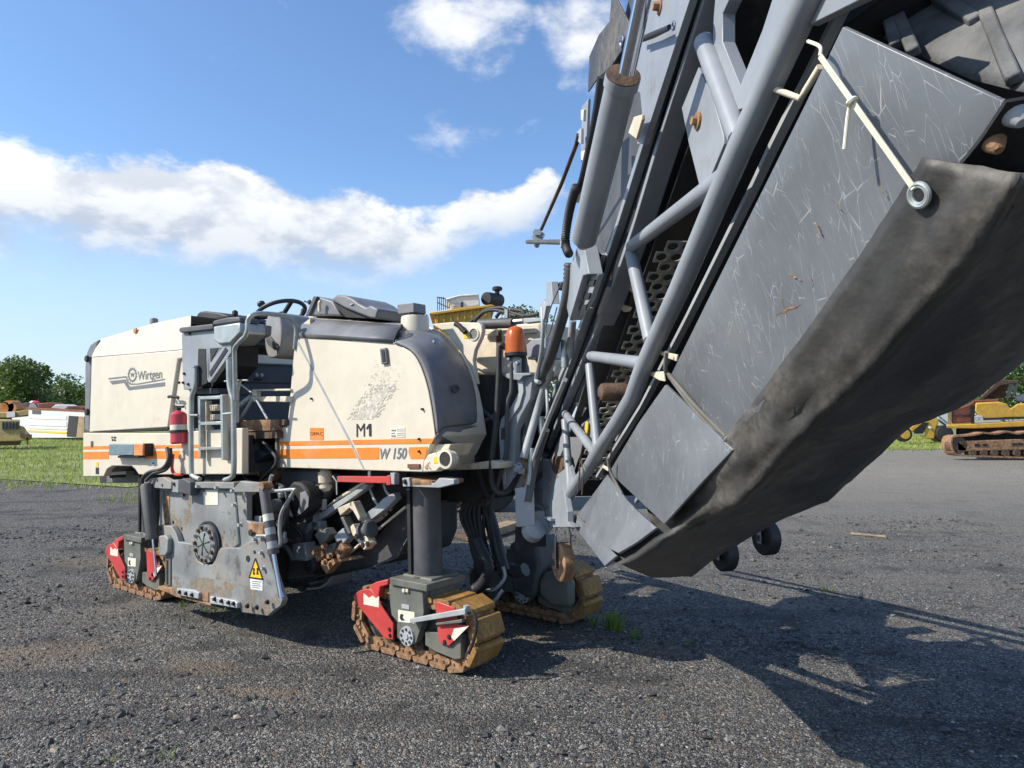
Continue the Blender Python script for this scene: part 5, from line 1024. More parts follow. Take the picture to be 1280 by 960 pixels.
    lp = tl(J7,[(190,208),(198,178),(232,160),(318,140),(318,182),(262,196),(250,275)],-W2-.04); g = G(); g.prism([V((p.x,-W2-.04,p.z)) for p in lp], V((0,.10,0))); lo('guard_lip','red',g,gd,.006)
    plate('guard_label','sticker',[(142,243),(160,255),(180,275),(210,258),(232,280),(255,262),(252,345),(142,322)],-W2-.0415,-W2-.04,gd,0)
    for q in ((332,505),(335,548)): c_ = tl(J7,[q],-W2-.04)[0]; g = G(); g.bolt((c_.x,-W2-.04,c_.z),(0,-1,0),.010,.012); lo('bolt','near_black',g,gd)
    gd2 = plate('track_guard','red',[(655,310),(690,305),(805,348),(805,372),(830,470),(910,480),(762,626),(690,604),(676,490),(668,385)],-W2-.03,-W2-.018)
    plate('guard_label','sticker',[(800,500),(905,482),(800,588),(780,560)],-W2-.0315,-W2-.03,gd2,0)
    for q in ((765,560),(732,598)): c_ = tl(J7,[q],-W2-.03)[0]; g = G(); g.bolt((c_.x,-W2-.03,c_.z),(0,-1,0),.011,.012); lo('bolt','near_black',g,gd2)
    plate('side_frame','olive_grey',[(590,520),(850,545),(850,720),(800,722),(660,665),(590,620)],-W2-.01,-.05)
    br = plate('tension_bar','grey_light',[(475,428),(880,352),(882,398),(478,462)],-W2-.075,-W2-.04); plate('tension_bar','olive_grey',[(665,458),(858,430),(858,458),(668,476)],-W2-.055,-W2-.03)
    q = tl(J7,[(890,330),(890,400),(930,370),(962,450),(945,580),(905,680)],-W2-.05); g = G(); g.cyl(q[0],q[1],.018,10); lo('fitting','grey_light',g,br)
    q = [q[1]]+q[2:]; g = G(); g.tube(smooth_path(q,5),.010,8); lo('grease_hose','near_black',g,root)
    return root
TU = track_unit()
def copy_tree(o, parent):
    c = o.copy(); COL.objects.link(c); c.parent = parent
    for ch_ in list(o.children): copy_tree(ch_, c)
    return c
def put(o, x, y, rz): o.location = V((x, y, 0))-MR.location; o.rotation_euler = (0, 0, rz)
TU['label'] = 'near front track unit with bright red guards'
ft = FT.o
put(TU, ft.x, ft.y, -YAW)
rc = (ground_hit(141.6,731)+ground_hit(198,757))/2+S*(TW/2)
t2 = copy_tree(TU, MR); t2['label'] = 'rear track unit behind the grey side plate'; put(t2, rc.x, rc.y, -YAW)
lc = ground_hit(711,782)+S*(TW/2)-U*.42
t3 = copy_tree(TU, MR); t3['label'] = 'far front track unit in the shade of the conveyor'; put(t3, lc.x, lc.y, -YAW)
t4 = copy_tree(TU, MR); t4['label'] = 'rear track unit on the far side'; put(t4, rc.x+S.x*1.5, rc.y+S.y*1.5, -YAW)
for ch_ in list(t3.children):
    if ch_.name.startswith(('track_guard','tension_bar','grease_hose')):
        for x in list(ch_.children): bpy.data.objects.remove(x)
        bpy.data.objects.remove(ch_)
for ch_ in list(t2.children):
    if ch_.name.startswith(('tension_bar','grease_hose')):
        for x in list(ch_.children): bpy.data.objects.remove(x)
        bpy.data.objects.remove(ch_)
zt = tl(J7,[(330,170)],-TW/2-.03)[0].z+.045
def column(c, top, r=.094, m='grey_dark'):
    b = V((c.x, c.y, zt))+U*LEGX; g = G(); g.lathe(b, BZ, [(0,r*1.15),(.012,r*1.15),(.013,r),(top,r)], 28); o_ = g.ob('leg_column', m, MR)
    g = G(); g.bar(b-U*.075-S*(r*.9)+UP*.0, b-U*.075-S*(r*.9)+BZ*top, .028, S, .02); g.ob('key_rail','near_black',o_)
    return b
b1 = column(ft, .62); b3 = column(lc, .62); b2 = column(rc, .75); b4 = column(rc+S*1.5, .75)
pl('column_clamp','rusty',J5,[(915,110),(945,105),(1140,130),(1140,165),(1000,165),(925,170)],-.0,.3,bevel=.004)
pl('column_clamp','grey_light',Z4,[(392,120),(420,118),(425,155),(395,155)],-.015,.02,bevel=.004)
g = G(); g.bolt(B.on(1,-.015,*Z4(405,135)),-S,.012,.02); g.ob('bolt','near_black',MR)
pl('sensor_bracket','grey_light',Z4,[(430,135),(520,140),(540,120),(600,125),(600,145),(540,160),(430,155)],.0,.05,bevel=.004)
pl('leg_casting','grey_dark',K7,[(330,430),(480,400),(500,560),(470,720),(440,740),(350,690),(320,560)],1.2,1.5,bevel=.03)
pl('motor_cover','olive_grey',K7,[(490,640),(520,590),(600,590),(670,640),(670,780),(560,780),(490,720)],1.22,1.3,bevel=.03)
# ------------------------------------------------------------------ conveyor
et = V((.094,-1,.587)).normalized(); wv = V((1,.094,0)).normalized(); vv = wv.cross(-et).normalized()
C = Frame(CAM, et, wv, vv, KC); et, wv, vv = et*KC, wv*KC, vv*KC; WL = .60; WR = 1.46
def cw(cr, pts, w): return [C.on(1, w, *cr(*p)) for p in pts]
def con(w, px, py):
    """like C.on(1, w, ...), but the gear round the conveyor's foot stands in an upright plane in front of the machine"""
    p = C.on(1, w, px, py); d = ray(px, py); lim = 4.55+(w-.5)*1.2
    return p if p.y < lim else CAM+d*(lim/d.y)
def cwc(cr, pts, w): return [con(w, *cr(*p)) for p in pts]
def cvv(cr, pts, v_): return [C.on(2, v_, *cr(*p)) for p in pts]
def beam(pts, offs):
    g = GC(); rows = [[p+wv*a+vv*b for a, b in offs]+[p+wv*offs[0][0]+vv*offs[0][1]] for p in pts]; g.loft(rows); n = len(offs)
    g._a(rows[0][:n], [tuple(range(n))]); g._a(rows[-1][:n], [tuple(range(n))]); return g
railB = cw(ID, [(919,-120),(880,0),(823,180),(793,280),(760,378),(717,478),(680,568),(668,592)], WL)
conv = beam(railB, [(0,0),(0,.024),(.065,.024),(.065,0)]).ob('conveyor','grey_paint',MR,bevel=.003)
railA = cw(ID, [(900,-120),(862,0),(804,180),(770,288),(745,360),(712,455),(680,545),(655,631)], WL)
beam(railA, [(0,0),(0,.03),(.03,.03),(.03,0)]).ob('cover_rail','grey_paint',conv,bevel=.003)
railA2 = cw(ID, [(735,390),(720,430),(700,478),(676,540),(650,620)], WL-.01); beam(railA2, [(0,.02),(0,.05),(.03,.05),(.03,.02)]).ob('cover_rail','grey_light',conv,bevel=.002)
sa = [(900,-120),(862,0),(804,180),(770,288),(745,360),(712,455),(680,545),(655,631)]; sb = [(930,-120),(892,0),(835,180),(803,280),(770,378),(727,478),(690,568),(672,600)]
g = GC(); g.loft([cw(ID, sa, WL+.035), cw(ID, sb, WL+.035)]); g.ob('side_seal','near_black',conv,solid=.006)
railin = cw(ID, [(1075,-40),(960,190),(940,233),(858,398),(800,510),(745,598)], WL+.06); beam(railin, [(0,0),(0,.014),(.02,.014),(.02,0)]).ob('inner_rail','grey_light',conv,bevel=.001)
chord = cw(ID, [(1046,-80),(1000,20),(965,97),(927,180),(885,278),(850,360),(818,429),(803,462),(791,496),(774,525),(753,556),(737,583),(703,631)], WL)
g = GC(); g.tube(chord, .027, 16); g.ob('lower_chord','grey_paint',conv,ang=60)
def brace(a, b, r=.02, w0=WL, w1=WL, m='grey_paint', nm='brace'):
    g = GC(); g.tube([C.on(1,w0,*a), C.on(1,w1,*b)], r, 14); return g.ob(nm, m, conv, ang=60)
brace((790,308),(907,219),.021); brace((789,317),(813,425),.021); brace((739,445),(803,454),.021); brace((737,456),(747,562),.019); brace((707,518),(745,568),.02); brace((706,525),(713,612),.019); brace((880,52),(924,172),.024)
brace((746,480),(790,468),.016,WL+.2,WL+.2,'grey_light')
# gussets at the folding joint
def gp(name, m, pts, w, th=.014, cr=ID, bevel=.002, par=None): g = GC(); g.prism(cwc(cr, pts, w), wv*th); return g.ob(name, m, par or conv, bevel=bevel)
gp('fold_gusset','grey_paint',[(900,-70),(917,-70),(911,0),(903,17),(903,52),(925,107),(953,37),(965,0),(990,-60),(1030,-60),(1000,20),(935,133),(911,142),(890,72),(892,20)],WL+.005,.03)
jp = gp('joint_plate','grey_paint',[(873,84),(852,135),(861,180),(875,236),(886,226),(905,180),(904,168),(890,120)],WL+.012,.016)
g = GC(); p = C.on(1,WL+.01,872,151); g.lathe(p, -wv, [(0,.022),(.004,.021)], 18); g.lathe(p, -wv, [(.004,.011),(.016,.011)], 6); g.ob('joint_bolt','rusty',jp)
gp('corner_web','cream_old',[(908,150),(925,163),(921,170),(914,168)],WL+.02,.004)
gp('upper_side_plate','grey_paint',[(818,-40),(874,-40),(862,0),(804,180),(796,180),(803,148),(800,116),(792,112),(792,70),(800,30),(806,0)],WL-.03,.02)
gp('upper_back_plate','grey_dark',[(795,-40),(874,-40),(862,0),(804,180),(757,313),(730,385),(722,370),(732,300),(760,150),(776,40)],WL+.03,.02)
gp('side_tab','cream_old',[(792,146),(802,143),(802,150),(795,174),(785,166)],WL-.06,.01,bevel=.003)
g = GC(); p = C.on(1,WL-.03,825,8); g.lathe(p, -wv, [(0,.022),(.004,.021)], 18); g.lathe(p, -wv, [(.004,.012),(.02,.011)], 6); g.ob('joint_bolt','rusty',conv)
q = [C.on(1,WL-.06,*K6(x,y)) for x,y in ((215,262),(300,225),(390,190),(410,180))]; g = GC(); g.tube(q,.0065,8); q2 = [C.on(1,WL-.05,*K6(x,y)) for x,y in ((215,275),(300,245),(400,195))]; g.tube(q2,.005,8); st_ = g.ob('rubber_strap','rubber',conv)
g = GC(); g.torus(C.on(1,WL-.06,*K6(436,172)), wv, .009, .003, 14, 6); g.ob('strap_hook','steel',st_)
# fold cylinder
WC = .45
a, b = C.on(1,WC,730,299), C.on(1,WC,779,95); L = (b-a).length/KC; g = GC(); g.lathe(a, b-a, [(-.03,.02),(-.012,.03),(0,.041),(L-.03,.0415),(L-.029,.046),(L,.046),(L+.004,.03)], 28); fc = g.ob('fold_cylinder','grey_paint',conv,ang=40)
g = GC(); g.lathe(a, b-a, [(L-.012,.0455),(L+.004,.045),(L+.006,.024)], 24); g.ob('gland','rust_dark',fc); a2, b2_ = C.on(1,WC,784,90), C.on(1,WC,812,-40); g = GC(); g.cyl(a2, b2_, .021, 20); g.ob('piston_rod','chrome',fc)
# rubber skirt at the top left
sk = [(440,-60),(455,0),(500,90),(470,190),(430,250),(375,300),(345,345),(346,300),(350,210),(385,130),(425,80),(432,0),(420,-60)]
gp('rubber_skirt','tarp',sk,WL-.02,.006,Z5); g = GC(); gc = C.on(1,WL-.025,*Z5(471,156)); g.torus(gc, wv, .017, .004, 20, 6); g.ob('grommet','steel',conv); g = GC(); g.bolt(gc,-wv,.007); g.ob('bolt','steel',conv)
gp('skirt_back','near_black',[(500,90),(520,20),(560,20),(420,520),(330,760),(300,760),(370,420),(380,300)],WL+.06,.02,Z5)
# hoses and rods left of the cylinder
def ct(name, m, cr, pts, w, r, sm=5, par=None, rib=0): 
    q = [con(p[2] if len(p) > 2 else w, *cr(p[0], p[1])) for p in pts]; g = GC()
    if rib: ribbed(g, q, r, rib)
    else: g.tube(smooth_path(q, sm) if sm else q, r, 10)
    return g.ob(name, m, par or conv, ang=60)
ct('conveyor_hose','rubber',Z5,[(395,290),(372,450),(345,580),(318,690),(290,740),(270,820),(262,900),(272,950)],WC,.013)
g = None; ct('ribbed_hose','rubber',Z5,[(300,700),(278,780),(264,860),(262,920),(275,955)],WC-.02,.017,rib=.012)
ct('threaded_rod','rust_dark',Z5,[(310,505),(302,540),(245,690),(170,860)],WC,.008,0); gp('rod_lug','grey_light',[(303,495),(318,480),(318,540),(305,530)],WC,.01,Z5); gp('rod_tab','cream_old',[(318,412),(328,410),(326,455),(318,450)],WC,.01,Z5); gp('rod_tab','cream_old',[(318,568),(332,562),(330,605),(318,600)],WC,.01,Z5); gp('side_strip','grey_paint',[(322,400),(345,370),(335,610),(318,610)],WC+.03,.01,Z5)
ct('cross_arm','grey_dark',Z5,[(118,907),(262,908)],WC,.011,0); g = GC(); p = C.on(1,WC-.01,*Z5(155,890))
for (dx,dz,r_) in ((0,.03,.015),(0,0,.018),(0,-.03,.013),(.02,.015,.012)): g.bolt(p+UP*dz+wv*dx, -et, r_, .03)
g.ob('rod_clamp','galv',conv)
# bracket below the cylinder
br = gp('cylinder_bracket','grey_paint',[(390,140),(430,130),(460,300),(425,310),(345,578),(328,500),(345,260),(370,190)],.47,.05,K1,bevel=.004)
gp('bracket_side','grey_paint',[(462,215),(525,175),(535,185),(510,260),(515,300),(440,310),(345,578),(385,560),(470,400),(525,300)],.52,.02,K1,bevel=.003); gp('bracket_side','grey_paint',[(430,310),(518,300),(470,450),(390,575),(350,578)],.5,.02,K1,bevel=.003)
for y, x in ((352,472),(430,445),(500,425)): gp('bracket_slot','near_black',[(x-20,y-16),(x+24,y-18),(x+14,y+18),(x-26,y+18)],.494,.004,K1,bevel=0,par=br)
g = GC(); p = C.on(1,.45,*K1(340,120)); g.lathe(p, -wv, [(0,.02),(.03,.016)], 8); g.lathe(p+UP*.03, -wv, [(0,.014),(.03,.012)], 8); g.ob('hose_fitting','galv',conv)
ct('cable_chain','grey_dark',K1,[(345,235),(335,400),(310,530),(265,680),(220,820),(180,920),(160,955)],.47,.024,rib=.02)
ct('guard_sheet','olive_grey',K1,[(330,300),(300,500),(240,700),(200,900),(180,960)],.50,.012); ct('edge_tube','grey_light',K1,[(330,500),(300,620),(250,800),(215,930)],.49,.012)
ct('lift_cable','grey_light',K1,[(180,500),(185,620),(175,780),(150,900),(145,940),(165,950)],.44,.010); gp('lift_clevis','grey_light',[(160,500),(185,450),(205,490),(190,575),(165,560)],.44,.02,K1); gp('lug_plate','grey_paint',[(205,350),(235,345),(245,480),(205,470)],.46,.03,K1); gp('lug_plate','grey_dark',[(240,360),(300,345),(290,400),(240,385)],.5,.03,K1)
ct('cable_tie','rope',K1,[(300,350),(240,480),(205,600),(205,680),(230,640),(270,500)],.45,.003)
ct('steel_tube','galv',K1,[(318,690),(318,860)],.52,.018,0); ct('steel_tube','grey_light',K1,[(365,580),(345,800)],.54,.016,0); ct('steel_tube','galv',K4,[(268,290),(280,420)],.52,.018,0); ct('steel_tube','galv',K4,[(430,560),(425,540)],.52,.01,0)
for pts, m, r_ in (([(330,0),(270,190),(165,540)],'grey_light',.022),([(300,60),(310,260),(300,300)],'grey_light',.008),([(215,480),(195,700)],'galv',.014),([(300,370),(240,560),(190,800)],'grey_dark',.02),([(415,70),(330,270),(220,560),(165,800)],'grey_light',.010)): ct('side_bar',m,K4,pts,.50,r_)
gp('lower_box','grey_light',[(112,722),(160,715),(165,950),(118,955)],.50,.06,K4,bevel=.004); gp('spring_block','rusty',[(150,500),(190,510),(190,720),(155,720)],.54,.04,K4)
for (x,y) in ((150,600),(165,620),(140,610)): g = GC(); g.bolt(con(.48,*K4(x,y)),-wv,.014,.03); g.ob('fitting','galv',conv)
# foot of the conveyor
ft_ = gp('foot_plate','grey_paint',[(280,545),(330,555),(400,385),(415,500),(470,700),(400,830),(300,840),(300,955),(280,955)],WL+.0,.02,K4,bevel=.003); gp('foot_plate','grey_paint',[(270,190),(385,52),(405,190),(415,235),(415,315),(462,352),(275,356),(262,300)],WL-.03,.03,K5,bevel=.003)
gp('foot_bracket','grey_light',[(30,335),(30,262),(130,240),(215,228),(225,310)],WL-.02,.02,K5,bevel=.004); ct('foot_handle','grey_dark',K5,[(50,295),(60,230),(110,195),(180,190),(235,215)],WL-.04,.013)
gp('foot_post','grey_light',[(215,300),(270,310),(270,355),(235,410),(218,395)],WL-.025,.03,K5)
lw = con(WL-.04,*K5(150,390)); g = GC(); g.lathe(lw, -et-wv*.3, [(-.06,.03),(-.05,.055),(0,.058),(.004,.052),(.002,.02),(.01,.015)], 22); wl = g.ob('work_lamp','grey_light',conv); g = GC(); g.bar(lw+UP*.08, lw, .025, et, .02); g.ob('lamp_arm','white',wl)
gp('guard_flap','near_black',[(25,340),(45,340),(40,440),(60,500),(35,540),(20,480)],WL+.01,.01,K5); gp('foot_back','near_black',[(30,340),(225,340),(230,500),(40,500)],WL+.1,.02,K5)
# caster at the foot
cc = C.on(1,WL,*K5(385,612)); fa = (U*.25-S*.97).normalized() if False else V((-.75,-.6,0)).normalized()
def caster(c, m_w, R=.098, wd=.064, cut=False):
    ax = V((1,.28,0)).normalized(); g = GC(); g.lathe(c-ax*KC*wd/2, ax, [(0,R*.5),(.001,R*.92),(.008,R),(wd-.008,R),(wd-.001,R*.92),(wd,R*.5)], 28); w_ = g.ob('caster_wheel', m_w, conv)
    g = GC()
    for sgn in (-1, 1):
        p = c+ax*sgn*(KC*wd/2+.014); up = UP*1.0
        g.hexa([p+KC*V((0,.03,-.03))+ax*-.005, p+KC*V((0,-.03,-.03))+ax*-.005, p+KC*V((0,-.03,-.03))+ax*.004, p+KC*V((0,.03,-.03))+ax*.004, p+KC*V((0,.045,.13))-ax*sgn*.0-ax*.004, p+KC*V((0,-.02,.13))-ax*.004, p+KC*V((0,-.02,.13))+ax*.004, p+KC*V((0,.045,.13))+ax*.004])
        q = p+UP*.13*KC; r = c+UP*.215*KC+ax*sgn*.02*KC
        g.hexa([q+KC*V((0,.045,0))-ax*.004, q+KC*V((0,-.02,0))-ax*.004, q+KC*V((0,-.02,0))+ax*.004, q+KC*V((0,.045,0))+ax*.004, r+KC*V((0,.045,0))-ax*.004, r+KC*V((0,-.03,0))-ax*.004, r+KC*V((0,-.03,0))+ax*.004, r+KC*V((0,.045,0))+ax*.004])
    g.ob('caster_fork','grey_paint',w_,bevel=.002); g = GC(); g.cyl(c-ax*(KC*wd/2+.03), c+ax*(KC*wd/2+.03), .016, 10); g.ob('axle','rust_dark',w_)
    g = GC(); g.box(Frame(c+UP*.215*KC, ax, V((0,0,1)).cross(ax), UP), -.11, .11, -.075, .075, 0, .015); g.ob('caster_plate','grey_paint',w_)
caster(cc, 'rusty')
for (px, py) in ((906,692),(958,672)): caster(CAM+ray(px,py)*(4.95/ray(px,py).y), 'rubber', .095, .07)
fx = chord[-1]+wv*(WR-WL)
for (px, py) in ((906,692),(958,672)):
    q = CAM+ray(px,py)*(4.95/ray(px,py).y)+UP*.228*KC; g = G(); g.bar(fx, V((fx.x*.4+q.x*.6, q.y, q.z+.03)), .09, UP, .05); g.bar(V((fx.x*.4+q.x*.6-.02, q.y, q.z+.02)), q+V((.06,0,.0)), .09, UP, .03); g.ob('caster_arm','grey_paint',conv)
# belly: hard side panels
def panel(name, Lp, Rp, m='hdpe', w=.625, v_=.775, n=6, sag=.0, arch=0.):
    Lq = cw(ID, Lp, w); Rq = cvv(ID, Rp, v_); g = GC(); rows = []
    for i, (a, b) in enumerate(zip(Lq, Rq)):
        r = []
        for k in range(n+1):
            u = k/n; p = a+(b-a)*u+(vv*-1-wv*.6)*sag*math.sin(PI*u)
            if arch and i == 0: p = p-et*arch*math.sin(PI*u)
            r.append(p)
        rows.append(r)
    g.loft(rows); return g.ob(name, m, conv, solid=.012, bevel=.002, ang=60)
P1 = panel('belly_panel', [(1056,33),(1010,128),(950,248),(890,368),(838,473)], [(1262,128),(1205,206),(1112,325),(1020,440),(925,560)], arch=.0)
panel('belly_panel', [(833,481),(800,528),(763,590)], [(918,562),(880,602),(832,655)]); panel('belly_panel', [(760,594),(738,624),(716,652)], [(822,660),(798,678),(774,692)], sag=.01)
panel('belly_end', [(722,644),(714,652)], [(772,695),(757,708)], sag=0.)
pl_ = [(833,478),(905,548)]
PN = [C.on(1,.625,1010,128), C.on(1,.625,838,473), C.on(2,.775,1112,325)]
def pv_(px, py, u, lift=.012):   # on the panel face: u from the chord side to the tarp side
    a = C.on(1,.625,px,py); b = C.on(2,.90,px,py); d = ray(px,py); n_ = (PN[1]-PN[0]).cross(PN[2]-PN[0]); k_ = (PN[0]-CAM).dot(n_)/d.dot(n_); p = CAM+d*k_; return p-d.normalized()*lift*KC
# tarpaulin slung below
T0 = [(1153,197),(1115,258),(1077,317),(1000,425),(936,511),(903,548),(868,590),(835,630),(812,655),(790,668),(769,682),(757,697)]
T1 = [(1430,240),(1352,388),(1252,474),(1197,511),(1140,532),(1111,556),(1063,602),(1034,626),(972,652),(905,690),(864,721),(815,722)]
def tarp_row(a, b, i):
    """from the laced edge round the foot of the panel and across below the belt"""
    r = []; n = 18
    for k in range(n+1):
        u = k/n; px = a[0]+(b[0]-a[0])*u; py = a[1]+(b[1]-a[1])*u
        edge = .90
        v_ = edge+(.742-edge)*min(1, u/.3)**.8 if u < .3 else .742+(.84-.742)*((u-.3)/.7)**1.6
        p = C.on(2, v_, px, py)
        lim = pv_(px, py, 0, .03 if i < 5 else .055)
        if u < .45 and (lim-CAM).length < (p-CAM).length: p = lim
        p = CAM+(p-CAM)*(1+(.026*noise.noise(V((i*.9+u*2, u*4, 4)))+.014*noise.noise(V((i*2.3+u*5, u*9, 1))))*math.sin(PI*min(1,u*1.1))*(-.35 if u < .1 else 1)); r.append(p)
    e = r[-1]; return r+[e+wv*.05+vv*.10, e+wv*.02+vv*.32]
g = GC(); rows = [tarp_row(a, b, i) for i, (a, b) in enumerate(zip(T0, T1))]
fine = []
for i in range(len(rows)-1):
    for k in range(5):
        u = k/5; fine.append([p+(q-p)*u+vv*.006*noise.noise(V((i+u, j*.4, 7))*2.3) for j, (p, q) in enumerate(zip(rows[i], rows[i+1]))])
fine.append(rows[-1]); g.loft(fine); g.ob('tarpaulin','tarp',conv,solid=.004,ang=180)
# torn flap at the picture edge
fl_ = cvv(K8,[(545,700),(640,697),(700,720),(700,960),(640,890),(600,830),(570,740)],.725); g = GC(); g.prism(fl_, vv*-.003); g.ob('tarp_flap','tarp',conv)
tt = cvv(K8,[(380,672),(470,560),(570,410),(640,398),(760,380),(760,720),(430,700)],.768); g = GC(); g.prism(tt, vv*.006); eb = g.ob('end_bracket','near_black',conv)
for (x,y,m,r_) in ((612,462,'grey_light',.015),(520,572,'rusty',.013)): g = GC(); g.lathe(C.on(2,.768,*K8(x,y)), -vv, [(0,r_*1.2),(.006,r_),(.016,r_*.5)], 16); g.ob('bolt',m,eb)
# return belt with cleats, seen past the end of the panels
bl = cw(K8,[(-10,150),(60,160),(200,230),(450,350),(640,400),(760,420)],.86); bu = cw(K8,[(10,-60),(90,-60),(250,-80),(480,-90),(700,-90),(860,-60)],1.0)
bl = [p+vv*.02 for p in bl]; g = GC(); mids = [[a+(b-a)*k/6-wv*.03*math.sin(PI*k/6) for a, b in zip(bl, bu)] for k in range(7)]; g.loft(mids); belt = g.ob('conveyor_belt','rubber_dusty' if 'rubber_dusty' in MAT else 'grey_worn',conv,solid=.01,ang=180)
for a, b in (((485,45),(600,320)),((290,-10),(450,85)),((95,65),(130,185)),((140,70),(200,210))):
    bn = (bl[3]-bl[2]).cross(bu[3]-bl[2]).normalized(); bn = bn if bn.dot(CAM-bl[2]) > 0 else -bn
    def onb(z): d = ray(*K8(*z)); return CAM+d*((bl[2]+bn*.028*KC-CAM).dot(bn)/d.dot(bn))
    p, q = onb(a), onb(b); g = GC(); g.bar(p, q, .022, bn, .02); g.ob('belt_cleat','rubber_dusty',belt,bevel=.005)
gp('upper_frame_plate','grey_paint',[(1000,10),(985,-60),(1120,-60),(1090,-12),(1074,0),(1010,32)],WL+.01,.02)
gp('end_flap','near_black',[(1060,30),(1100,0),(1125,-40),(1090,-40),(1045,20),(1040,40)],WL+.1,.01)
# belts, guard plate and far side of the frame
t0 = C.loc(C.on(2,1.7,690,600)).x; t1 = C.loc(C.on(1,WL,919,-120)).x
g = GC(); g.box(C, t0, t1, WL+.07, WR-.05, 1.60, 1.61); g.ob('carrying_belt','rubber',conv)
g = GC(); g.box(C, t0+.9, t1+.8, WL+.07, WR-.05, 1.30, 1.31); g.ob('return_belt','rubber',conv)
g = GC(); g.box(C, t0+.5, t1+.3, WL+.02, WR-.02, 1.70, 1.712); g.ob('belt_shadow_cover','grey_dark',conv)  # unseen cover over the belt, added so the conveyor's ground shadow is solid
tp0 = C.loc(C.on(2,1.52,735,600)).x; tp1 = C.loc(C.on(2,1.52,803,300)).x; g = GC(); pt = .047; nx = int((tp1-tp0)/pt); ny = 15
for i in range(nx):
    for j in range(ny):
        cx, cy = tp0+(i+.5)*pt, WL+.05+(j+.5)*pt+(pt/2 if i%2 else 0); n = 12
        inn = [C.p(cx+.0168*math.cos(2*PI*k/n+PI/n), cy+.0168*math.sin(2*PI*k/n+PI/n), 1.52) for k in range(n)]; out = []
        for k in range(n):
            a = 2*PI*k/n+PI/n; m_ = pt/2/max(abs(math.cos(a)), abs(math.sin(a))); out.append(C.p(cx+m_*math.cos(a), cy+m_*math.sin(a), 1.52))
        g.loft([inn+inn[:1], out+out[:1]])
g.ob('perforated_guard','guard_beige',conv,solid=.004)
for (a, b, r_, m) in (((862,375),(893,395),.05,'olive_grey'),((748,490),(790,500),.035,'rust_dark'),((840,410),(880,412),.035,'rust_dark'),((770,545),(800,545),.05,'grey_light')):
    p = C.on(2,1.42,*a); q = p+wv*.35; g = GC(); g.lathe(p, q-p, [(0,r_*.5),(.01,r_*.9),(.02,r_),(.33,r_),(.34,r_*.9)], 18); g.ob('idler_roller',m,conv)
for y_ in (0, 1, 2): p = C.on(1,WL+.12,*K3(45,560+y_*55)); g = GC(); g.torus(p, UP*.8+et*.3, .035, .012, 18, 6); g.ob('buffer_ring','rubber',conv)
ct('buffer_core','grey_light',K3,[(45,540),(52,720)],WL+.12,.018,0)
gp('idler_bracket','cream_old',[(225,80),(335,115),(320,140),(290,145),(228,98)],WL+.06,.004,K3); gp('idler_bracket','cream_old',[(65,735),(130,765),(128,810),(66,752)],WL+.06,.004,K2); gp('idler_bracket','rusty',[(325,10),(345,40),(335,110),(315,130)],WL+.08,.02,K3)
gp('idler_bracket','cream_old',[(460,190),(540,240),(515,290),(500,260)],WL+.05,.004,K4); gp('seized_motor','rust_dark',[(325,560),(350,520),(395,535),(405,590),(385,640),(335,640)],WL-.02,.06,K4,bevel=.01); gp('seized_motor','rusty',[(305,700),(340,640),(375,650),(345,690),(330,715)],WL-.03,.03,K4,bevel=.006)
g = GC(); g.lathe(C.on(1,WL+.03,*K3(66,838)), -wv, [(0,.03),(.004,.029)], 18); g.ob('reflector','yellow_sign',conv)
gp('reflector_plate','grey_paint',[(30,820),(90,770),(110,900),(70,930)],WL+.04,.006,K3)
# tie lugs between chord and panels
for pts, cr in (([(485,375),(605,400),(600,440),(545,420),(485,388)],K3),([(430,505),(520,500),(530,560),(500,555),(430,515)],K3),([(600,565),(680,600),(670,620),(605,575)],K4)): gp('tie_lug','cream_old',pts,WL+.02,.006,cr)
ct('tie_rod','cream_old',Z6,[(195,330,WL),(300,370,WL+.03),(320,340,WL+.03),(375,250,WL+.03)],WL,.006,0)
for pts in ([(700,640),(722,645),(735,600)],[(690,640),(716,650)]): pass
# rope ties
def tie(name, m, pts, r, sm=5):
    g = GC(); g.tube(smooth_path(pts, sm) if sm else pts, r, 8); return g.ob(name, m, conv, ang=60)
tie('rope_tie','rope',[pv_(833,440,0,.03),pv_(832,462,0,.03),pv_(838,470,0,.02),pv_(870,508,.5,.04),pv_(907,545,1,.03)],.006); tie('rope_tie','rope',[pv_(836,470,0,.02),pv_(868,512,.5,.035),pv_(904,548,1,.03)],.005)
g = GC(); g.torus(pv_(915,547,1,.02), -vv+wv*.3, .017, .006, 16, 6); g.ob('rope_knot','rope',conv)
tie('rope_tie','rope',[pv_(760,572,0,.03),pv_(764,592,0,.03),pv_(785,630,.5,.04),pv_(800,652,1,.03),pv_(812,655,1,.03)],.006); tie('rope_tie','rope',[pv_(722,645,0,.02),pv_(742,668,.5,.03),pv_(758,684,1,.02)],.005)
for z in ((803,652),(762,688)): g = GC(); g.torus(pv_(*z,1,.02), -vv, .014, .005, 14, 6); g.ob('rope_knot','rope',conv)
ct('loose_wire','rust_dark',K4,[(520,460),(505,560),(500,650),(490,740)],WL-.04,.003); ct('loose_wire','rust_dark',K4,[(510,560),(525,640),(515,760)],WL-.04,.003)
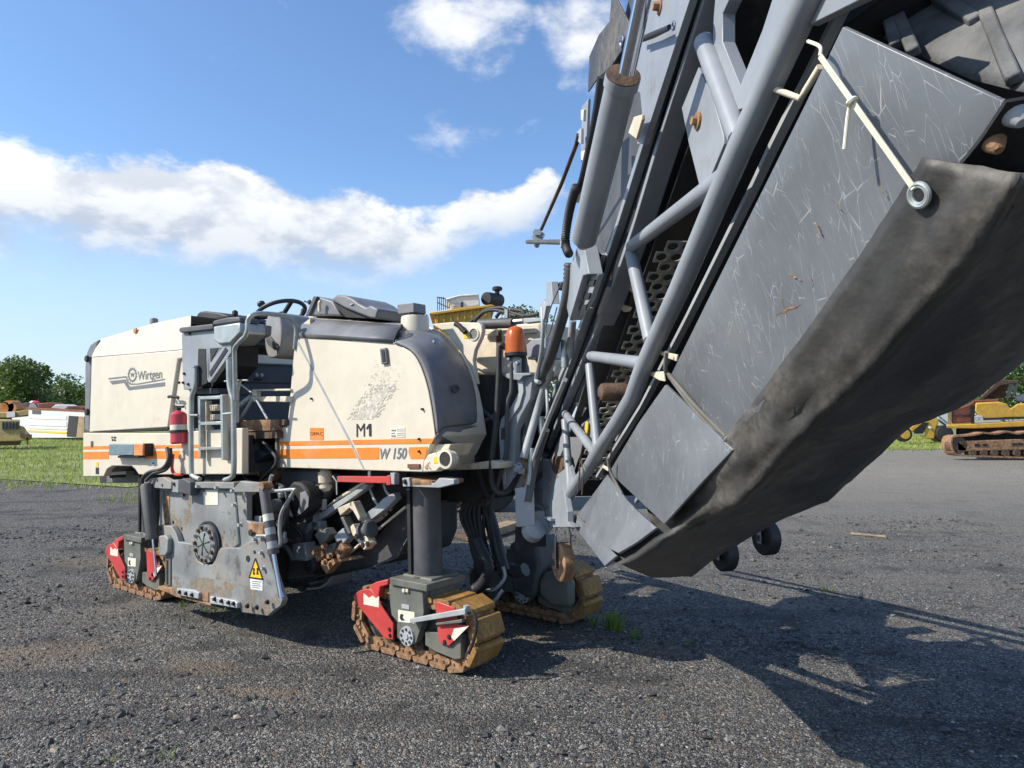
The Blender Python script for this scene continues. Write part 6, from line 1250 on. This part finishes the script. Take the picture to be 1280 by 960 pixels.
# rust bleeding out of scuffs on the panels
rs = random.Random(21)
for (x0,y0,x1,y1,w_,u_) in ((1018,278,1026,298,5,.35),(1008,330,1018,372,2,.45),(975,372,985,402,4,.5),(968,395,1000,380,3,.5),(905,450,935,468,4,.5),(880,474,926,506,4,.6),(985,340,1002,352,2,.5),(1040,250,1050,262,2,.4),(890,462,900,455,5,.45),(955,420,962,440,2,.6),(1100,230,1106,250,2,.6),(800,600,810,612,3,.5)):
    n = 9; up_ = []; dn = []
    for i in range(n+1):
        q = i/n; x = x0+(x1-x0)*q+rs.uniform(-1.6,1.6); y = y0+(y1-y0)*q+rs.uniform(-1.6,1.6); ww = w_*math.sin(PI*(q*.9+.05))*rs.uniform(.25,.7); up_.append(pv_(x,y-ww,u_,.016)); dn.append(pv_(x+ww*.4,y+ww,u_,.016))
    g = GC(); g.loft([up_,dn]); g.ob('rust_stain','rusty',conv)
# white cable tie and eyelet
za, zb = pv_(1025,70,.0,.05), pv_(*Z6(728,708),0,.045); g = GC(); g.bar(za, zb, .0095, -vv-wv, .003); zt_ = g.ob('cable_tie','zip',conv,bevel=.001)
m_ = za+(zb-za)*.36; g = GC(); g.torus(m_, zb-za, .006, .004, 14, 6); g.ob('tie_knot','zip',zt_); q = [m_, m_+(C.on(1,.6,*Z6(455,430))-C.on(1,.6,*Z6(470,385)))*1., m_+(C.on(1,.6,*Z6(440,570))-C.on(1,.6,*Z6(470,385)))]; g = GC(); g.tube(smooth_path(q,4),.003,8); g.ob('tie_tail','zip',zt_)
q = [C.on(1,WL,*Z6(330,155)), C.on(1,WL,*Z6(375,175)), za]; g = GC(); g.tube(smooth_path(q,4),.003,8); g.ob('wire_hook','zip',zt_)
ge = pv_(*Z6(747,732),0,.042); g = GC(); pn = (PN[1]-PN[0]).cross(PN[2]-PN[0]).normalized(); pn = pn if pn.dot(CAM-ge) > 0 else -pn; g.torus(ge, pn, .0165, .0042, 24, 8); g.torus(ge, pn, .0125, .003, 24, 8); g.ob('eyelet','galv',conv); g = GC(); g.lathe(ge, pn, [(0,.010),(.001,.009)], 16); g.ob('eyelet_hole','near_black',conv)
# far side frame: copies of rails, chord and braces moved across the belt
for o_ in [c for c in conv.children if c.name.split('.')[0] in ('lower_chord','brace','inner_rail','fold_gusset','joint_plate','cover_rail')]:
    c_ = o_.copy(); COL.objects.link(c_); c_.parent = conv; c_.location = wv*(WR-WL)
c_ = conv.copy(); COL.objects.link(c_); c_.parent = conv; c_.location = wv*(WR-WL); c_.name = 'conveyor_rail'
